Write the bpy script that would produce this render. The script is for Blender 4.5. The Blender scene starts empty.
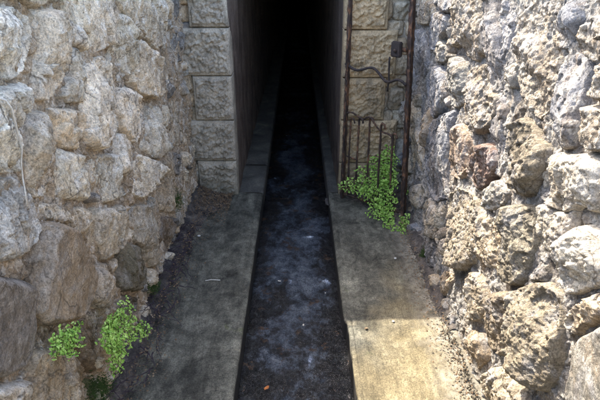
import bpy, bmesh, math, random
import numpy as np
from mathutils import Vector, Matrix

# ------------------------------------------------------------------ camera, sky, sun, exposure
scene = bpy.context.scene
C = scene.collection
R = math.radians

CAM_H, FPX, PITCH = 1.6, 500.0, 26.1          # metres, focal length in photo pixels (600 wide), degrees
cam_data = bpy.data.cameras.new("camera")
cam = bpy.data.objects.new("camera", cam_data)
C.objects.link(cam)
cam_data.sensor_width = 36.0
cam_data.lens = 36.0 * FPX / 600.0
cam_data.clip_start, cam_data.clip_end = 0.02, 3000.0
cam.location = (0, 0, CAM_H)
cam.rotation_euler = (R(90 - PITCH), 0, R(-0.22))
scene.camera = cam

SUN_EL, SUN_AZ = 50.0, 40.0                   # sun ahead of the camera, 40 degrees to the left
world = bpy.data.worlds.new("World")
scene.world = world
world.use_nodes = True
wn = world.node_tree.nodes
wl = world.node_tree.links
wn.clear()
sky = wn.new("ShaderNodeTexSky")
sky.sky_type = 'NISHITA'
sky.sun_disc = False
sky.sun_elevation = R(SUN_EL)
sky.sun_rotation = R(-SUN_AZ)
sky.air_density, sky.dust_density, sky.ozone_density = 1.0, 3.5, 0.7
bg = wn.new("ShaderNodeBackground")
bg.inputs["Strength"].default_value = 0.15
wo = wn.new("ShaderNodeOutputWorld")
wl.new(sky.outputs[0], bg.inputs[0])
wl.new(bg.outputs[0], wo.inputs[0])

sd = bpy.data.lights.new("sun", 'SUN')
sd.energy, sd.angle, sd.color = 2.0, R(0.4), (1.0, 0.93, 0.82)
sun = bpy.data.objects.new("sun", sd)
C.objects.link(sun)
sv = Vector((-math.sin(R(SUN_AZ)) * math.cos(R(SUN_EL)), math.cos(R(SUN_AZ)) * math.cos(R(SUN_EL)), math.sin(R(SUN_EL))))
sun.rotation_euler = sv.to_track_quat('Z', 'Y').to_euler()
sun.location = sv * 20

scene.view_settings.view_transform = 'Standard'
scene.view_settings.look = 'None'
scene.view_settings.exposure = 2.95
scene.view_settings.gamma = 1.0
scene.render.engine = 'CYCLES'
scene.cycles.use_denoising = True
scene.cycles.denoiser = 'OPENIMAGEDENOISE'
scene.cycles.denoising_prefilter = 'NONE'
scene.cycles.caustics_reflective = False
scene.cycles.caustics_refractive = False
scene.cycles.max_bounces = 8
scene.cycles.diffuse_bounces = 5
scene.cycles.transparent_max_bounces = 12

# ------------------------------------------------------------------ measuring helpers
CP, SP = math.cos(R(PITCH)), math.sin(R(PITCH))
def ray(px, py):
    a, b = (px - 298.1) / FPX, (200 - py) / FPX
    return np.array([a, CP + b * SP, -SP + b * CP])
def on_x(px, py, X):
    d = ray(px, py); t = X / d[0]
    return d[1] * t, CAM_H + d[2] * t
def on_y(px, py, Y):
    d = ray(px, py); t = Y / d[1]
    return d[0] * t, CAM_H + d[2] * t
def on_z(px, py, Z=0.0):
    d = ray(px, py); t = (Z - CAM_H) / d[2]
    return d[0] * t, d[1] * t

# ------------------------------------------------------------------ numpy noise
def _h(ix, iy, iz, s):
    with np.errstate(over='ignore'):
        h = (ix.astype(np.int64) * 374761393 + iy.astype(np.int64) * 668265263 + iz.astype(np.int64) * 2147483647 + s * 1274126177) & 0xFFFFFFFF
        h = ((h ^ (h >> 13)) * 1274126177) & 0xFFFFFFFF
        h = ((h ^ (h >> 15)) * 2246822519) & 0xFFFFFFFF
        return h ^ (h >> 16)
def perlin(x, y, z=0.0, s=0):
    x, y = np.asarray(x, float), np.asarray(y, float)
    z = np.broadcast_to(np.asarray(z, float), x.shape)
    x0, y0, z0 = np.floor(x), np.floor(y), np.floor(z)
    fx, fy, fz = x - x0, y - y0, z - z0
    u, v, w = [f * f * f * (f * (f * 6 - 15) + 10) for f in (fx, fy, fz)]
    out = 0
    for i in (0, 1):
        for j in (0, 1):
            for k in (0, 1):
                h = _h(x0 + i, y0 + j, z0 + k, s)
                gx = (h & 1023) / 511.5 - 1; gy = ((h >> 10) & 1023) / 511.5 - 1; gz = ((h >> 20) & 1023) / 511.5 - 1
                g = gx * (fx - i) + gy * (fy - j) + gz * (fz - k)
                out = out + g * (u if i else 1 - u) * (v if j else 1 - v) * (w if k else 1 - w)
    return out * 1.5
def fbm(x, y, z=0.0, octv=4, s=0, gain=0.5):
    a, f, o = 1.0, 1.0, 0
    for i in range(octv):
        o = o + a * perlin(x * f, y * f, z + i * 7.3, s + i); a *= gain; f *= 2.03
    return o
def ridged(x, y, z=0.0, octv=3, s=0):
    a, f, o = 1.0, 1.0, 0
    for i in range(octv):
        o = o + a * (1 - np.abs(perlin(x * f, y * f, z + i * 3.1, s + i)) * 2); a *= 0.5; f *= 2.1
    return o / 1.75
def cells(x, y, s=0, slope=1.0):
    """Broken-rock facets: nearest-cell tilted planes; returns plane height, f1 and f2-f1."""
    x0, y0 = np.floor(x), np.floor(y)
    f1 = np.full(x.shape, 9.0); f2 = np.full(x.shape, 9.0); val = np.zeros(x.shape)
    for i in (-1, 0, 1):
        for j in (-1, 0, 1):
            cx, cy = x0 + i, y0 + j
            h = _h(cx, cy, np.zeros_like(cx), s)
            px = cx + (h & 255) / 255.0; py = cy + ((h >> 8) & 255) / 255.0
            gx = ((h >> 16) & 127) / 63.5 - 1; gy = ((h >> 23) & 127) / 63.5 - 1
            dx, dy = x - px, y - py
            d = np.sqrt(dx * dx + dy * dy)
            off = ((h >> 4) & 255) / 255.0 - 0.5
            pl = off + slope * (gx * dx + gy * dy)
            m = d < f1
            f2 = np.where(m, f1, np.minimum(f2, d)); val = np.where(m, pl, val); f1 = np.where(m, d, f1)
    return val, f1, f2 - f1

# ------------------------------------------------------------------ object helpers
def prop(o, label=None, cat=None, group=None, kind=None):
    if label: o["label"] = label
    if cat: o["category"] = cat
    if group: o["group"] = group
    if kind: o["kind"] = kind
    return o
def empty(name, loc=(0, 0, 0)):
    o = bpy.data.objects.new(name, None)
    o.empty_display_size = 0.05
    o.location = loc
    C.objects.link(o)
    return o
def mesh_obj(name, V, F, mat, parent=None, smooth=True, origin=None, color=None):
    """V in world space; origin becomes the object's location."""
    V = np.asarray(V, float)
    if origin is None:
        origin = V.mean(axis=0) if len(V) else np.zeros(3)
    origin = np.asarray(origin, float)
    me = bpy.data.meshes.new(name)
    if isinstance(F, np.ndarray):
        me.vertices.add(len(V)); me.vertices.foreach_set("co", (V - origin).astype(np.float32).ravel())
        n, k = F.shape
        me.loops.add(n * k); me.loops.foreach_set("vertex_index", F.astype(np.int32).ravel())
        me.polygons.add(n); me.polygons.foreach_set("loop_start", np.arange(0, n * k, k, dtype=np.int32))
        try: me.polygons.foreach_set("loop_total", np.full(n, k, dtype=np.int32))
        except Exception: pass
        me.update(calc_edges=True); me.validate()
    else:
        me.from_pydata([tuple(p) for p in (V - origin)], [], F)
        me.update()
    if smooth and len(me.polygons):
        me.polygons.foreach_set("use_smooth", np.ones(len(me.polygons), dtype=bool))
    for m in (mat if isinstance(mat, (list, tuple)) else [mat]):
        me.materials.append(m)
    o = bpy.data.objects.new(name, me)
    C.objects.link(o)
    if parent is not None:
        o.parent = parent
        o.location = origin - np.array(parent.matrix_world.translation if parent.parent is None else abs_loc(parent))
        if parent.parent is None:
            o.location = origin - np.array(parent.location)
    else:
        o.location = origin
    if color is not None:
        o.color = (*color[:3], color[3] if len(color) > 3 else 1)
    return o
def abs_loc(o):
    p = np.array(o.location)
    while o.parent is not None:
        o = o.parent; p = p + np.array(o.location)
    return p
def grid_mesh(P, keep=None, flip=False):
    """P: (n,m,3) grid of points; keep: (n-1,m-1) mask of cells -> compact V,F"""
    n, m = P.shape[:2]
    idx = np.arange(n * m).reshape(n, m)
    Q = np.stack([idx[:-1, :-1], idx[1:, :-1], idx[1:, 1:], idx[:-1, 1:]], -1)
    Q = Q.reshape(-1, 4) if keep is None else Q[keep]
    if flip: Q = Q[:, ::-1]
    used = np.unique(Q)
    re = np.full(n * m, -1); re[used] = np.arange(len(used))
    return P.reshape(-1, 3)[used], re[Q]
def box_vf(x0, x1, y0, y1, z0, z1):
    V = [(x, y, z) for x in (x0, x1) for y in (y0, y1) for z in (z0, z1)]
    F = [(0, 1, 3, 2), (4, 6, 7, 5), (0, 4, 5, 1), (2, 3, 7, 6), (0, 2, 6, 4), (1, 5, 7, 3)]
    return V, F
def tube_vf(pts, rad, seg=8, caps=True, squash=None):
    pts = [Vector(p) for p in pts]
    V, F = [], []
    up = Vector((0.13, 0.21, 0.97))
    n = len(pts)
    for i, p in enumerate(pts):
        t = (pts[min(i + 1, n - 1)] - pts[max(i - 1, 0)]).normalized()
        a = t.cross(up)
        if a.length < 1e-3: a = t.cross(Vector((1, 0, 0)))
        a.normalize(); b = t.cross(a).normalized()
        r = rad[i] if hasattr(rad, '__len__') else rad
        for k in range(seg):
            th = 2 * math.pi * k / seg
            V.append(tuple(p + a * math.cos(th) * r + b * math.sin(th) * r))
    for i in range(n - 1):
        for k in range(seg):
            F.append((i * seg + k, i * seg + (k + 1) % seg, (i + 1) * seg + (k + 1) % seg, (i + 1) * seg + k))
    if caps:
        F.append(tuple(range(seg))[::-1]); F.append(tuple(range((n - 1) * seg, n * seg)))
    return V, F
def joinvf(parts):
    V, F = [], []
    for v, f in parts:
        o = len(V); V += [tuple(p) for p in v]; F += [tuple(i + o for i in q) for q in f]
    return V, F

# ------------------------------------------------------------------ materials
class NT:
    def __init__(s, name, rough=0.9, spec=0.3):
        s.m = bpy.data.materials.new(name); s.m.use_nodes = True
        s.t = s.m.node_tree; s.N = s.t.nodes; s.L = s.t.links
        s.b = s.N["Principled BSDF"]
        s.b.inputs["Roughness"].default_value = rough
        s.b.inputs["Specular IOR Level"].default_value = spec
        g = s.N.new("ShaderNodeNewGeometry"); s.pos = g.outputs["Position"]; s.normal = g.outputs["Normal"]
    def link(s, a, b): s.L.new(a, b)
    def mapping(s, scale, loc=(0, 0, 0), rot=(0, 0, 0), src=None):
        n = s.N.new("ShaderNodeMapping"); n.inputs["Scale"].default_value = scale; n.inputs["Location"].default_value = loc
        n.inputs["Rotation"].default_value = rot
        s.link(src or s.pos, n.inputs["Vector"]); return n.outputs[0]
    def noise(s, scale, detail=4, rough=0.55, vec=None, dist=0.0):
        n = s.N.new("ShaderNodeTexNoise"); n.inputs["Scale"].default_value = scale; n.inputs["Detail"].default_value = detail
        n.inputs["Roughness"].default_value = rough; n.inputs["Distortion"].default_value = dist
        s.link(vec or s.pos, n.inputs["Vector"]); return n.outputs["Fac"]
    def voro(s, scale, feat='F1', vec=None, out="Distance"):
        n = s.N.new("ShaderNodeTexVoronoi"); n.feature = feat; n.inputs["Scale"].default_value = scale
        s.link(vec or s.pos, n.inputs["Vector"]); return n.outputs[out]
    def ramp(s, fac, stops, interp='LINEAR'):
        n = s.N.new("ShaderNodeValToRGB"); n.color_ramp.interpolation = interp
        e = n.color_ramp.elements
        while len(e) < len(stops): e.new(0.5)
        for i, (p, c) in enumerate(stops):
            e[i].position = p; e[i].color = (*c, 1) if hasattr(c, '__len__') else (c, c, c, 1)
        s.link(fac, n.inputs[0]); return n.outputs[0]
    def mix(s, fac, a, b, mode='MIX'):
        n = s.N.new("ShaderNodeMix"); n.data_type = 'RGBA'; n.blend_type = mode; n.clamp_factor = True
        for v, i in ((fac, 0), (a, 6), (b, 7)):
            if hasattr(v, 'links'): s.link(v, n.inputs[i])
            elif i == 0: n.inputs[0].default_value = v
            else: n.inputs[i].default_value = (*v, 1) if len(v) == 3 else v
        return n.outputs[2]
    def math(s, op, a, b=0.0, c=0.0, clamp=False):
        n = s.N.new("ShaderNodeMath"); n.operation = op; n.use_clamp = clamp
        for i, v in enumerate((a, b, c)):
            if hasattr(v, 'links'): s.link(v, n.inputs[i])
            else: n.inputs[i].default_value = v
        return n.outputs[0]
    def sep(s, src=None):
        n = s.N.new("ShaderNodeSeparateXYZ"); s.link(src or s.pos, n.inputs[0]); return n.outputs
    def bump(s, height, strength, dist, prev=None):
        n = s.N.new("ShaderNodeBump"); n.inputs["Strength"].default_value = strength; n.inputs["Distance"].default_value = dist
        s.link(height, n.inputs["Height"])
        if prev is not None: s.link(prev, n.inputs["Normal"])
        return n.outputs[0]
    def out(s, color=None, normal=None, rough=None):
        if color is not None: s.link(color, s.b.inputs["Base Color"])
        if normal is not None: s.link(normal, s.b.inputs["Normal"])
        if rough is not None: s.link(rough, s.b.inputs["Roughness"])
        return s.m

def stone_material(name, lime, lime_amt, stain, stain_amt, crust, crust_amt, pit=0.0, streak=False):
    n = NT(name, 0.92, 0.2)
    oi = n.N.new("ShaderNodeObjectInfo")
    base = oi.outputs["Color"]
    big = n.noise(7, 5, 0.6, dist=0.6)
    base = n.mix(1.0, base, n.ramp(big, [(0.28, 0.62), (0.5, 1.0), (0.72, 1.25)]), 'MULTIPLY')
    st = n.noise(11, 6, 0.65, n.mapping((1, 1, 0.45), (3.1, 7.7, 1.3)), 1.0)
    base = n.mix(n.math('MULTIPLY', n.ramp(st, [(0.47, 0.0), (0.62, stain_amt)]), oi.outputs['Alpha']), base, stain)
    cr = n.noise(9, 7, 0.7, n.mapping((1, 1, 0.7), (13.1, 2.7, 5.3)), 0.8)
    base = n.mix(n.ramp(cr, [(0.5, 0.0), (0.62, crust_amt)]), base, crust)
    li = n.noise(16, 8, 0.72, n.mapping((1, 1, 0.55), (1.1, 4.4, 9.0)), 1.4)
    base = n.mix(n.math('MULTIPLY', n.ramp(li, [(0.52, 0.0), (0.60, lime_amt)]), oi.outputs['Alpha']), base, lime)
    sp = n.noise(190, 3, 0.7)
    base = n.mix(1.0, base, n.ramp(sp, [(0.34, 0.62), (0.5, 1.0), (0.66, 1.25)]), 'MULTIPLY')
    sp2 = n.noise(75, 4, 0.75, n.mapping((1, 1, 0.6), (5, 1, 2)))
    base = n.mix(1.0, base, n.ramp(sp2, [(0.34, 0.66), (0.48, 1.0), (0.66, 1.15)]), 'MULTIPLY')
    lich = n.voro(60, 'F1', n.mapping((1, 1, 1), (0.3, 0.2, 0.1)))
    lm = n.math('MULTIPLY', n.ramp(lich, [(0.12, 1.0), (0.3, 0.0)]), n.ramp(n.noise(5, 3), [(0.5, 0.0), (0.62, 0.55)]))
    base = n.mix(lm, base, (0.10, 0.09, 0.075))
    wv = n.N.new('ShaderNodeVectorMath'); wv.operation = 'MULTIPLY_ADD'
    nz = n.N.new('ShaderNodeTexNoise'); nz.inputs['Scale'].default_value = 9; nz.inputs['Detail'].default_value = 5; n.link(n.pos, nz.inputs['Vector'])
    n.link(nz.outputs['Color'], wv.inputs[0]); wv.inputs[1].default_value = (0.10, 0.10, 0.10); n.link(n.pos, wv.inputs[2])
    fr = n.voro(13, 'DISTANCE_TO_EDGE', n.mapping((1, 1, 0.5), src=wv.outputs[0]))
    fm = n.math('MULTIPLY', n.ramp(fr, [(0.0, 1.0), (0.035, 0.0)]), n.ramp(n.noise(4.5, 4, 0.6, n.mapping((1, 1, 1), (8, 8, 8))), [(0.47, 0.0), (0.56, 0.75)]))
    base = n.mix(fm, base, (0.10, 0.078, 0.055))
    h1 = n.noise(48, 6, 0.68, n.mapping((1, 1, 0.6)), 0.5)
    h2 = n.noise(170, 5, 0.7)
    b = n.bump(h1, 1.0, 0.016)
    b = n.bump(h2, 0.9, 0.005, b)
    if pit:
        pv = n.voro(95, 'F1', n.mapping((1, 1, 0.8), (0.7, 0.1, 0.9)))
        b = n.bump(n.ramp(pv, [(0.0, 0.0), (0.35, 1.0)]), pit, 0.005, b)
    return n.out(base, b)

M = {}
M['stone_left'] = stone_material("limestone_weathered_grey", (0.80, 0.74, 0.64), 0.65, (0.48, 0.34, 0.20), 0.42, (0.42, 0.385, 0.34), 0.45)
M['stone_right'] = stone_material("limestone_pitted_cream", (0.54, 0.50, 0.43), 0.75, (0.30, 0.215, 0.13), 0.4, (0.29, 0.29, 0.30), 0.5, pit=0.35)
def mortar_material(name, c, c2):
    n = NT(name, 0.95, 0.15)
    a = n.mix(n.ramp(n.noise(8, 6, 0.65, dist=0.8), [(0.35, 0.0), (0.65, 1.0)]), c, c2)
    a = n.mix(1.0, a, n.ramp(n.noise(150, 4, 0.7), [(0.3, 0.55), (0.5, 1.0), (0.7, 1.25)]), 'MULTIPLY')
    z = n.sep()[2]
    damp = n.math('MULTIPLY', n.ramp(n.math('ADD', z, n.math('MULTIPLY', n.noise(6, 4), 0.5)), [(0.2, 1.0), (0.55, 0.0)]), 0.65)
    a = n.mix(damp, a, (0.07, 0.07, 0.055))
    b = n.bump(n.noise(60, 6, 0.7), 0.9, 0.008)
    b = n.bump(n.noise(220, 3, 0.7), 0.6, 0.002, b)
    return n.out(a, b)
M['mortar_left'] = mortar_material("lime_mortar_beige", (0.36, 0.30, 0.22), (0.52, 0.475, 0.41))
M['mortar_right'] = mortar_material("cement_mortar_grey", (0.34, 0.335, 0.33), (0.44, 0.41, 0.36))

def quoin_material(name, c, dark):
    n = NT(name, 0.93, 0.2)
    oi = n.N.new("ShaderNodeObjectInfo")
    a = n.mix(1.0, oi.outputs["Color"], n.ramp(n.noise(9, 6, 0.65, dist=0.7), [(0.3, 0.62), (0.55, 1.0), (0.75, 1.2)]), 'MULTIPLY')
    a = n.mix(n.ramp(n.noise(14, 7, 0.7, n.mapping((1, 1, 0.5), (2, 2, 2)), 1.0), [(0.5, 0), (0.64, 0.6)]), a, dark)
    a = n.mix(1.0, a, n.ramp(n.noise(140, 4, 0.75), [(0.3, 0.5), (0.5, 1.0), (0.7, 1.3)]), 'MULTIPLY')
    z = n.sep()[2]
    damp = n.math('MULTIPLY', n.ramp(n.math('ADD', z, n.math('MULTIPLY', n.noise(7, 5), 0.6)), [(0.25, 1.0), (0.62, 0.0)]), 0.6)
    a = n.mix(damp, a, (0.075, 0.075, 0.055))
    b = n.bump(n.noise(70, 6, 0.7), 0.8, 0.006)
    b = n.bump(n.noise(230, 3, 0.7), 0.5, 0.002, b)
    return n.out(a, b)
M['quoin'] = quoin_material("rock_faced_sandstone", (0.3, 0.27, 0.22), (0.12, 0.105, 0.08))

def ledge_material():
    n = NT("weathered_concrete_ledge", 0.85, 0.25)
    x, y, z = n.sep()
    c1 = n.noise(5, 7, 0.65, dist=0.6)
    a = n.ramp(c1, [(0.3, (0.12, 0.098, 0.056)), (0.5, (0.18, 0.148, 0.085)), (0.7, (0.23, 0.195, 0.122))])
    # algae film plus painted-in shade, darker past the sun edge and on the left
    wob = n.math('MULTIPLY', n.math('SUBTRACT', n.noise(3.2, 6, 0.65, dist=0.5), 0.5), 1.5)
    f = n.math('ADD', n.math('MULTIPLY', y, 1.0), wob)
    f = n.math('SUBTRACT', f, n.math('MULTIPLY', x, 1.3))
    algae_shade = n.ramp(n.math('MULTIPLY', f, 0.25), [(0.26, 0.0), (0.40, 0.97)])
    algae_shade_col = n.ramp(n.noise(6, 6, 0.7, n.mapping((1, 1, 1), (4, 5, 6)), 0.5), [(0.3, (0.046, 0.045, 0.036)), (0.5, (0.090, 0.087, 0.068)), (0.68, (0.145, 0.137, 0.106))])
    a = n.mix(algae_shade, a, algae_shade_col)
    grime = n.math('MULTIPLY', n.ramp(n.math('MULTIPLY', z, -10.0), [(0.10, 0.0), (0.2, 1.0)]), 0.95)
    # old tan rubbed patches and moss spots
    a = n.mix(n.ramp(n.noise(4.5, 7, 0.72, n.mapping((1, 1, 1), (9, 3, 0)), 1.0), [(0.60, 0.0), (0.7, 0.75)]), a, (0.15, 0.13, 0.09))
    a = n.mix(n.ramp(n.noise(8, 7, 0.75, n.mapping((1, 1, 1), (2, 8, 0)), 0.8), [(0.62, 0.0), (0.72, 0.6)]), a, (0.075, 0.085, 0.03))
    a = n.mix(1.0, a, n.ramp(n.noise(160, 4, 0.75), [(0.3, 0.35), (0.5, 1.0), (0.72, 1.6)]), 'MULTIPLY')
    a = n.mix(1.0, a, n.ramp(n.noise(42, 5, 0.7), [(0.3, 0.7), (0.5, 1.0), (0.7, 1.2)]), 'MULTIPLY')
    blot = n.ramp(n.noise(11, 8, 0.75, n.mapping((1, 0.8, 1), (7, 2, 1)), 0.9), [(0.36, 0.45), (0.5, 1.0), (0.64, 1.35)])
    a = n.mix(algae_shade, a, n.mix(1.0, a, blot, 'MULTIPLY'))
    a = n.mix(n.ramp(n.noise(3.4, 8, 0.75, n.mapping((1, 1, 1), (1, 6, 2)), 1.2), [(0.5, 0.0), (0.62, 0.6)]), a, n.mix(1.0, a, (0.42, 0.42, 0.40), 'MULTIPLY'))
    edge = n.math('ADD', x, n.math('MULTIPLY', n.math('SUBTRACT', n.noise(7, 6, 0.7), 0.5), 0.30))
    a = n.mix(n.ramp(edge, [(0.54, 0.0), (0.70, 0.8)]), a, n.ramp(n.noise(26, 6, 0.75), [(0.35, (0.07, 0.062, 0.048)), (0.5, (0.20, 0.18, 0.145)), (0.65, (0.34, 0.315, 0.265))]))
    stk = n.noise(9, 7, 0.75, n.mapping((1, 0.16, 1), (5, 5, 5)), 0.4)
    a = n.mix(1.0, a, n.ramp(stk, [(0.34, 0.55), (0.5, 1.0), (0.64, 1.45)]), 'MULTIPLY')
    spt = n.voro(16, 'F1', n.mapping((1, 0.8, 1), (2, 2, 0)))
    a = n.mix(n.math('MULTIPLY', n.ramp(spt, [(0.10, 1.0), (0.22, 0.0)]), n.ramp(n.noise(3, 3), [(0.5, 0.0), (0.6, 0.6)])), a, (0.23, 0.21, 0.16))
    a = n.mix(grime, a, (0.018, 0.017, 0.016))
    b = n.bump(n.noise(30, 6, 0.7), 0.6, 0.010)
    b = n.bump(n.noise(150, 4, 0.75), 0.8, 0.004, b)
    return n.out(a, b)
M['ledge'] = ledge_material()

def simple(name, stops, scale, rough=0.9, spec=0.2, bump=(60, 0.6, 0.006), stretch=(1, 1, 1), fine=True):
    n = NT(name, rough, spec)
    a = n.ramp(n.noise(scale, 6, 0.65, n.mapping(stretch), 0.6), stops)
    if fine:
        a = n.mix(1.0, a, n.ramp(n.noise(scale * 12, 4, 0.75), [(0.3, 0.55), (0.5, 1.0), (0.7, 1.35)]), 'MULTIPLY')
    b = n.bump(n.noise(bump[0], 6, 0.7, n.mapping(stretch)), bump[1], bump[2])
    return n.out(a, b)
M['tunnel'] = simple("tunnel_plaster", [(0.3, (0.08, 0.06, 0.048)), (0.5, (0.17, 0.13, 0.105)), (0.7, (0.28, 0.22, 0.175))], 7, stretch=(1, 1, 0.5), bump=(30, 0.8, 0.012))
M['tunnel_ledge'] = simple("tunnel_damp_concrete", [(0.3, (0.05, 0.048, 0.042)), (0.55, (0.11, 0.102, 0.085)), (0.72, (0.20, 0.18, 0.14))], 6, 0.7, 0.3)
M['soil'] = simple("dark_root_soil", [(0.3, (0.03, 0.027, 0.027)), (0.5, (0.085, 0.074, 0.066)), (0.7, (0.18, 0.155, 0.13))], 18, bump=(70, 1.0, 0.012))
M['grit'] = simple('pale_wall_grit', [(0.3, (0.12, 0.10, 0.07)), (0.5, (0.21, 0.18, 0.13)), (0.7, (0.32, 0.285, 0.225))], 22, bump=(80, 1.0, 0.010))
M['root'] = simple("dark_purple_root", [(0.3, (0.022, 0.017, 0.023)), (0.6, (0.055, 0.042, 0.05)), (0.75, (0.12, 0.10, 0.10))], 40)
M['rust'] = simple("rusted_iron", [(0.3, (0.020, 0.015, 0.013)), (0.5, (0.050, 0.034, 0.027)), (0.62, (0.17, 0.085, 0.045))], 38, 0.85, 0.3, bump=(120, 0.8, 0.003), stretch=(1, 1, 0.35))
M['dark_iron'] = simple("blackened_iron", [(0.3, (0.016, 0.014, 0.014)), (0.6, (0.04, 0.03, 0.027)), (0.75, (0.09, 0.055, 0.04))], 40, 0.8, 0.35, bump=(120, 0.8, 0.003))
M['ground'] = simple("dry_earth", [(0.3, (0.16, 0.13, 0.09)), (0.6, (0.28, 0.23, 0.16))], 1.5)
M['pebble'] = simple("pale_pebble", [(0.3, (0.42, 0.40, 0.36)), (0.6, (0.62, 0.60, 0.55))], 60)
M['twig'] = simple("bleached_twig", [(0.3, (0.36, 0.33, 0.28)), (0.6, (0.55, 0.52, 0.46))], 60)
M['drystem'] = simple("pale_dry_creeper", [(0.3, (0.42, 0.38, 0.32)), (0.6, (0.60, 0.56, 0.48))], 60)
M['litter'] = simple("dead_leaf_litter", [(0.3, (0.05, 0.035, 0.025)), (0.5, (0.14, 0.09, 0.05)), (0.7, (0.26, 0.20, 0.13))], 35)
M['moss'] = simple("moss_green", [(0.3, (0.025, 0.04, 0.01)), (0.6, (0.06, 0.10, 0.025))], 40)
M['stem'] = simple("fern_stem", [(0.3, (0.02, 0.014, 0.01)), (0.6, (0.05, 0.035, 0.02))], 40)
def bed_material():
    n = NT("stained_sky_sheen_bed", 0.6, 0.4)
    x, y, z = n.sep()
    a = n.noise(4.5, 4, 0.6, n.mapping((1, 0.8, 1), (0.4, 2.6, 0)), 0.2)
    f = n.noise(26, 7, 0.75, n.mapping((1, 0.7, 1), (0.2, 1, 0)), 0.3)
    ed = n.math('ABSOLUTE', n.math('ADD', x, 0.02))
    vo = n.voro(30, 'SMOOTH_F1', n.mapping((1, 0.8, 1)))
    m = n.math('ADD', n.math('MULTIPLY', a, 0.62), n.math('MULTIPLY', f, 0.38))
    m = n.math('SUBTRACT', m, n.math('MULTIPLY', n.ramp(ed, [(0.10, 0.0), (0.235, 1.0)]), 0.09))
    c = n.ramp(m, [(0.42, (0.013, 0.010, 0.011)), (0.475, (0.045, 0.046, 0.054)), (0.53, (0.18, 0.215, 0.275)), (0.61, (0.52, 0.57, 0.64))])  # bluish patches: pale crust plus sky reflection painted into the colour
    c = n.mix(n.ramp(n.noise(9, 6, 0.7, n.mapping((1, 1, 1), (3, 3.4, 3))), [(0.57, 0.0), (0.64, 0.75)]), c, (0.24, 0.12, 0.05))
    c = n.mix(1.0, c, n.ramp(n.noise(120, 4, 0.75), [(0.34, 0.4), (0.5, 1.0), (0.66, 1.5)]), 'MULTIPLY')
    b = n.bump(n.noise(28, 6, 0.7), 1.0, 0.03)
    b = n.bump(vo, 0.8, -0.012, b)
    return n.out(c, b)
M['bed'] = bed_material()

def leaf_material():
    n = NT("fern_leaflet", 0.5, 0.35)
    a = n.ramp(n.noise(55, 3), [(0.32, (0.07, 0.17, 0.02)), (0.47, (0.28, 0.50, 0.07)), (0.66, (0.56, 0.74, 0.21))])
    n.link(a, n.b.inputs["Base Color"])
    tr = n.N.new("ShaderNodeBsdfTranslucent"); n.link(a, tr.inputs["Color"])
    mx = n.N.new("ShaderNodeMixShader"); mx.inputs[0].default_value = 0.4
    o = n.N["Material Output"]
    n.link(n.b.outputs[0], mx.inputs[1]); n.link(tr.outputs[0], mx.inputs[2]); n.link(mx.outputs[0], o.inputs[0])
    return n.m
M['leaf'] = leaf_material()

def water_material():
    n = NT("shallow_rippled_water", 0.05, 0.5)
    h = n.noise(20, 5, 0.65, n.mapping((1, 0.8, 1)), 0.2)
    h2 = n.noise(70, 4, 0.65, n.mapping((1, 0.8, 1), (3, 1, 2)), 0.3)
    b = n.bump(h, 1.0, 0.06)
    b = n.bump(h2, 1.0, 0.010, b)
    fr = n.N.new("ShaderNodeFresnel"); fr.inputs["IOR"].default_value = 1.6; n.link(b, fr.inputs["Normal"])
    gl = n.N.new("ShaderNodeBsdfGlossy"); gl.inputs["Roughness"].default_value = 0.06; n.link(b, gl.inputs["Normal"])
    tr = n.N.new("ShaderNodeBsdfTransparent"); tr.inputs["Color"].default_value = (0.85, 0.87, 0.88, 1)
    mx = n.N.new("ShaderNodeMixShader")
    n.link(fr.outputs[0], mx.inputs[0]); n.link(tr.outputs[0], mx.inputs[1]); n.link(gl.outputs[0], mx.inputs[2])
    n.link(mx.outputs[0], n.N["Material Output"].inputs[0])
    return n.m
M['water'] = water_material()

# ------------------------------------------------------------------ ground, channel, tunnel
WX = 0.77                                     # inner plane of the two side walls (mortar face)
FY = 3.36                                     # front of the tunnel facade
CL, CR = -0.262, 0.222                        # channel edges
TL, TR = -0.447, 0.300                        # tunnel side walls
TEND = 40.0
FACADE_H, LEFT_H, RIGHT_H = 2.30, 1.72, 1.70

V, F = box_vf(-400, 400, -400, 400, -0.9, -0.32)
prop(mesh_obj("ground", V, F, M['ground'], smooth=False), kind="structure")

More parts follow.
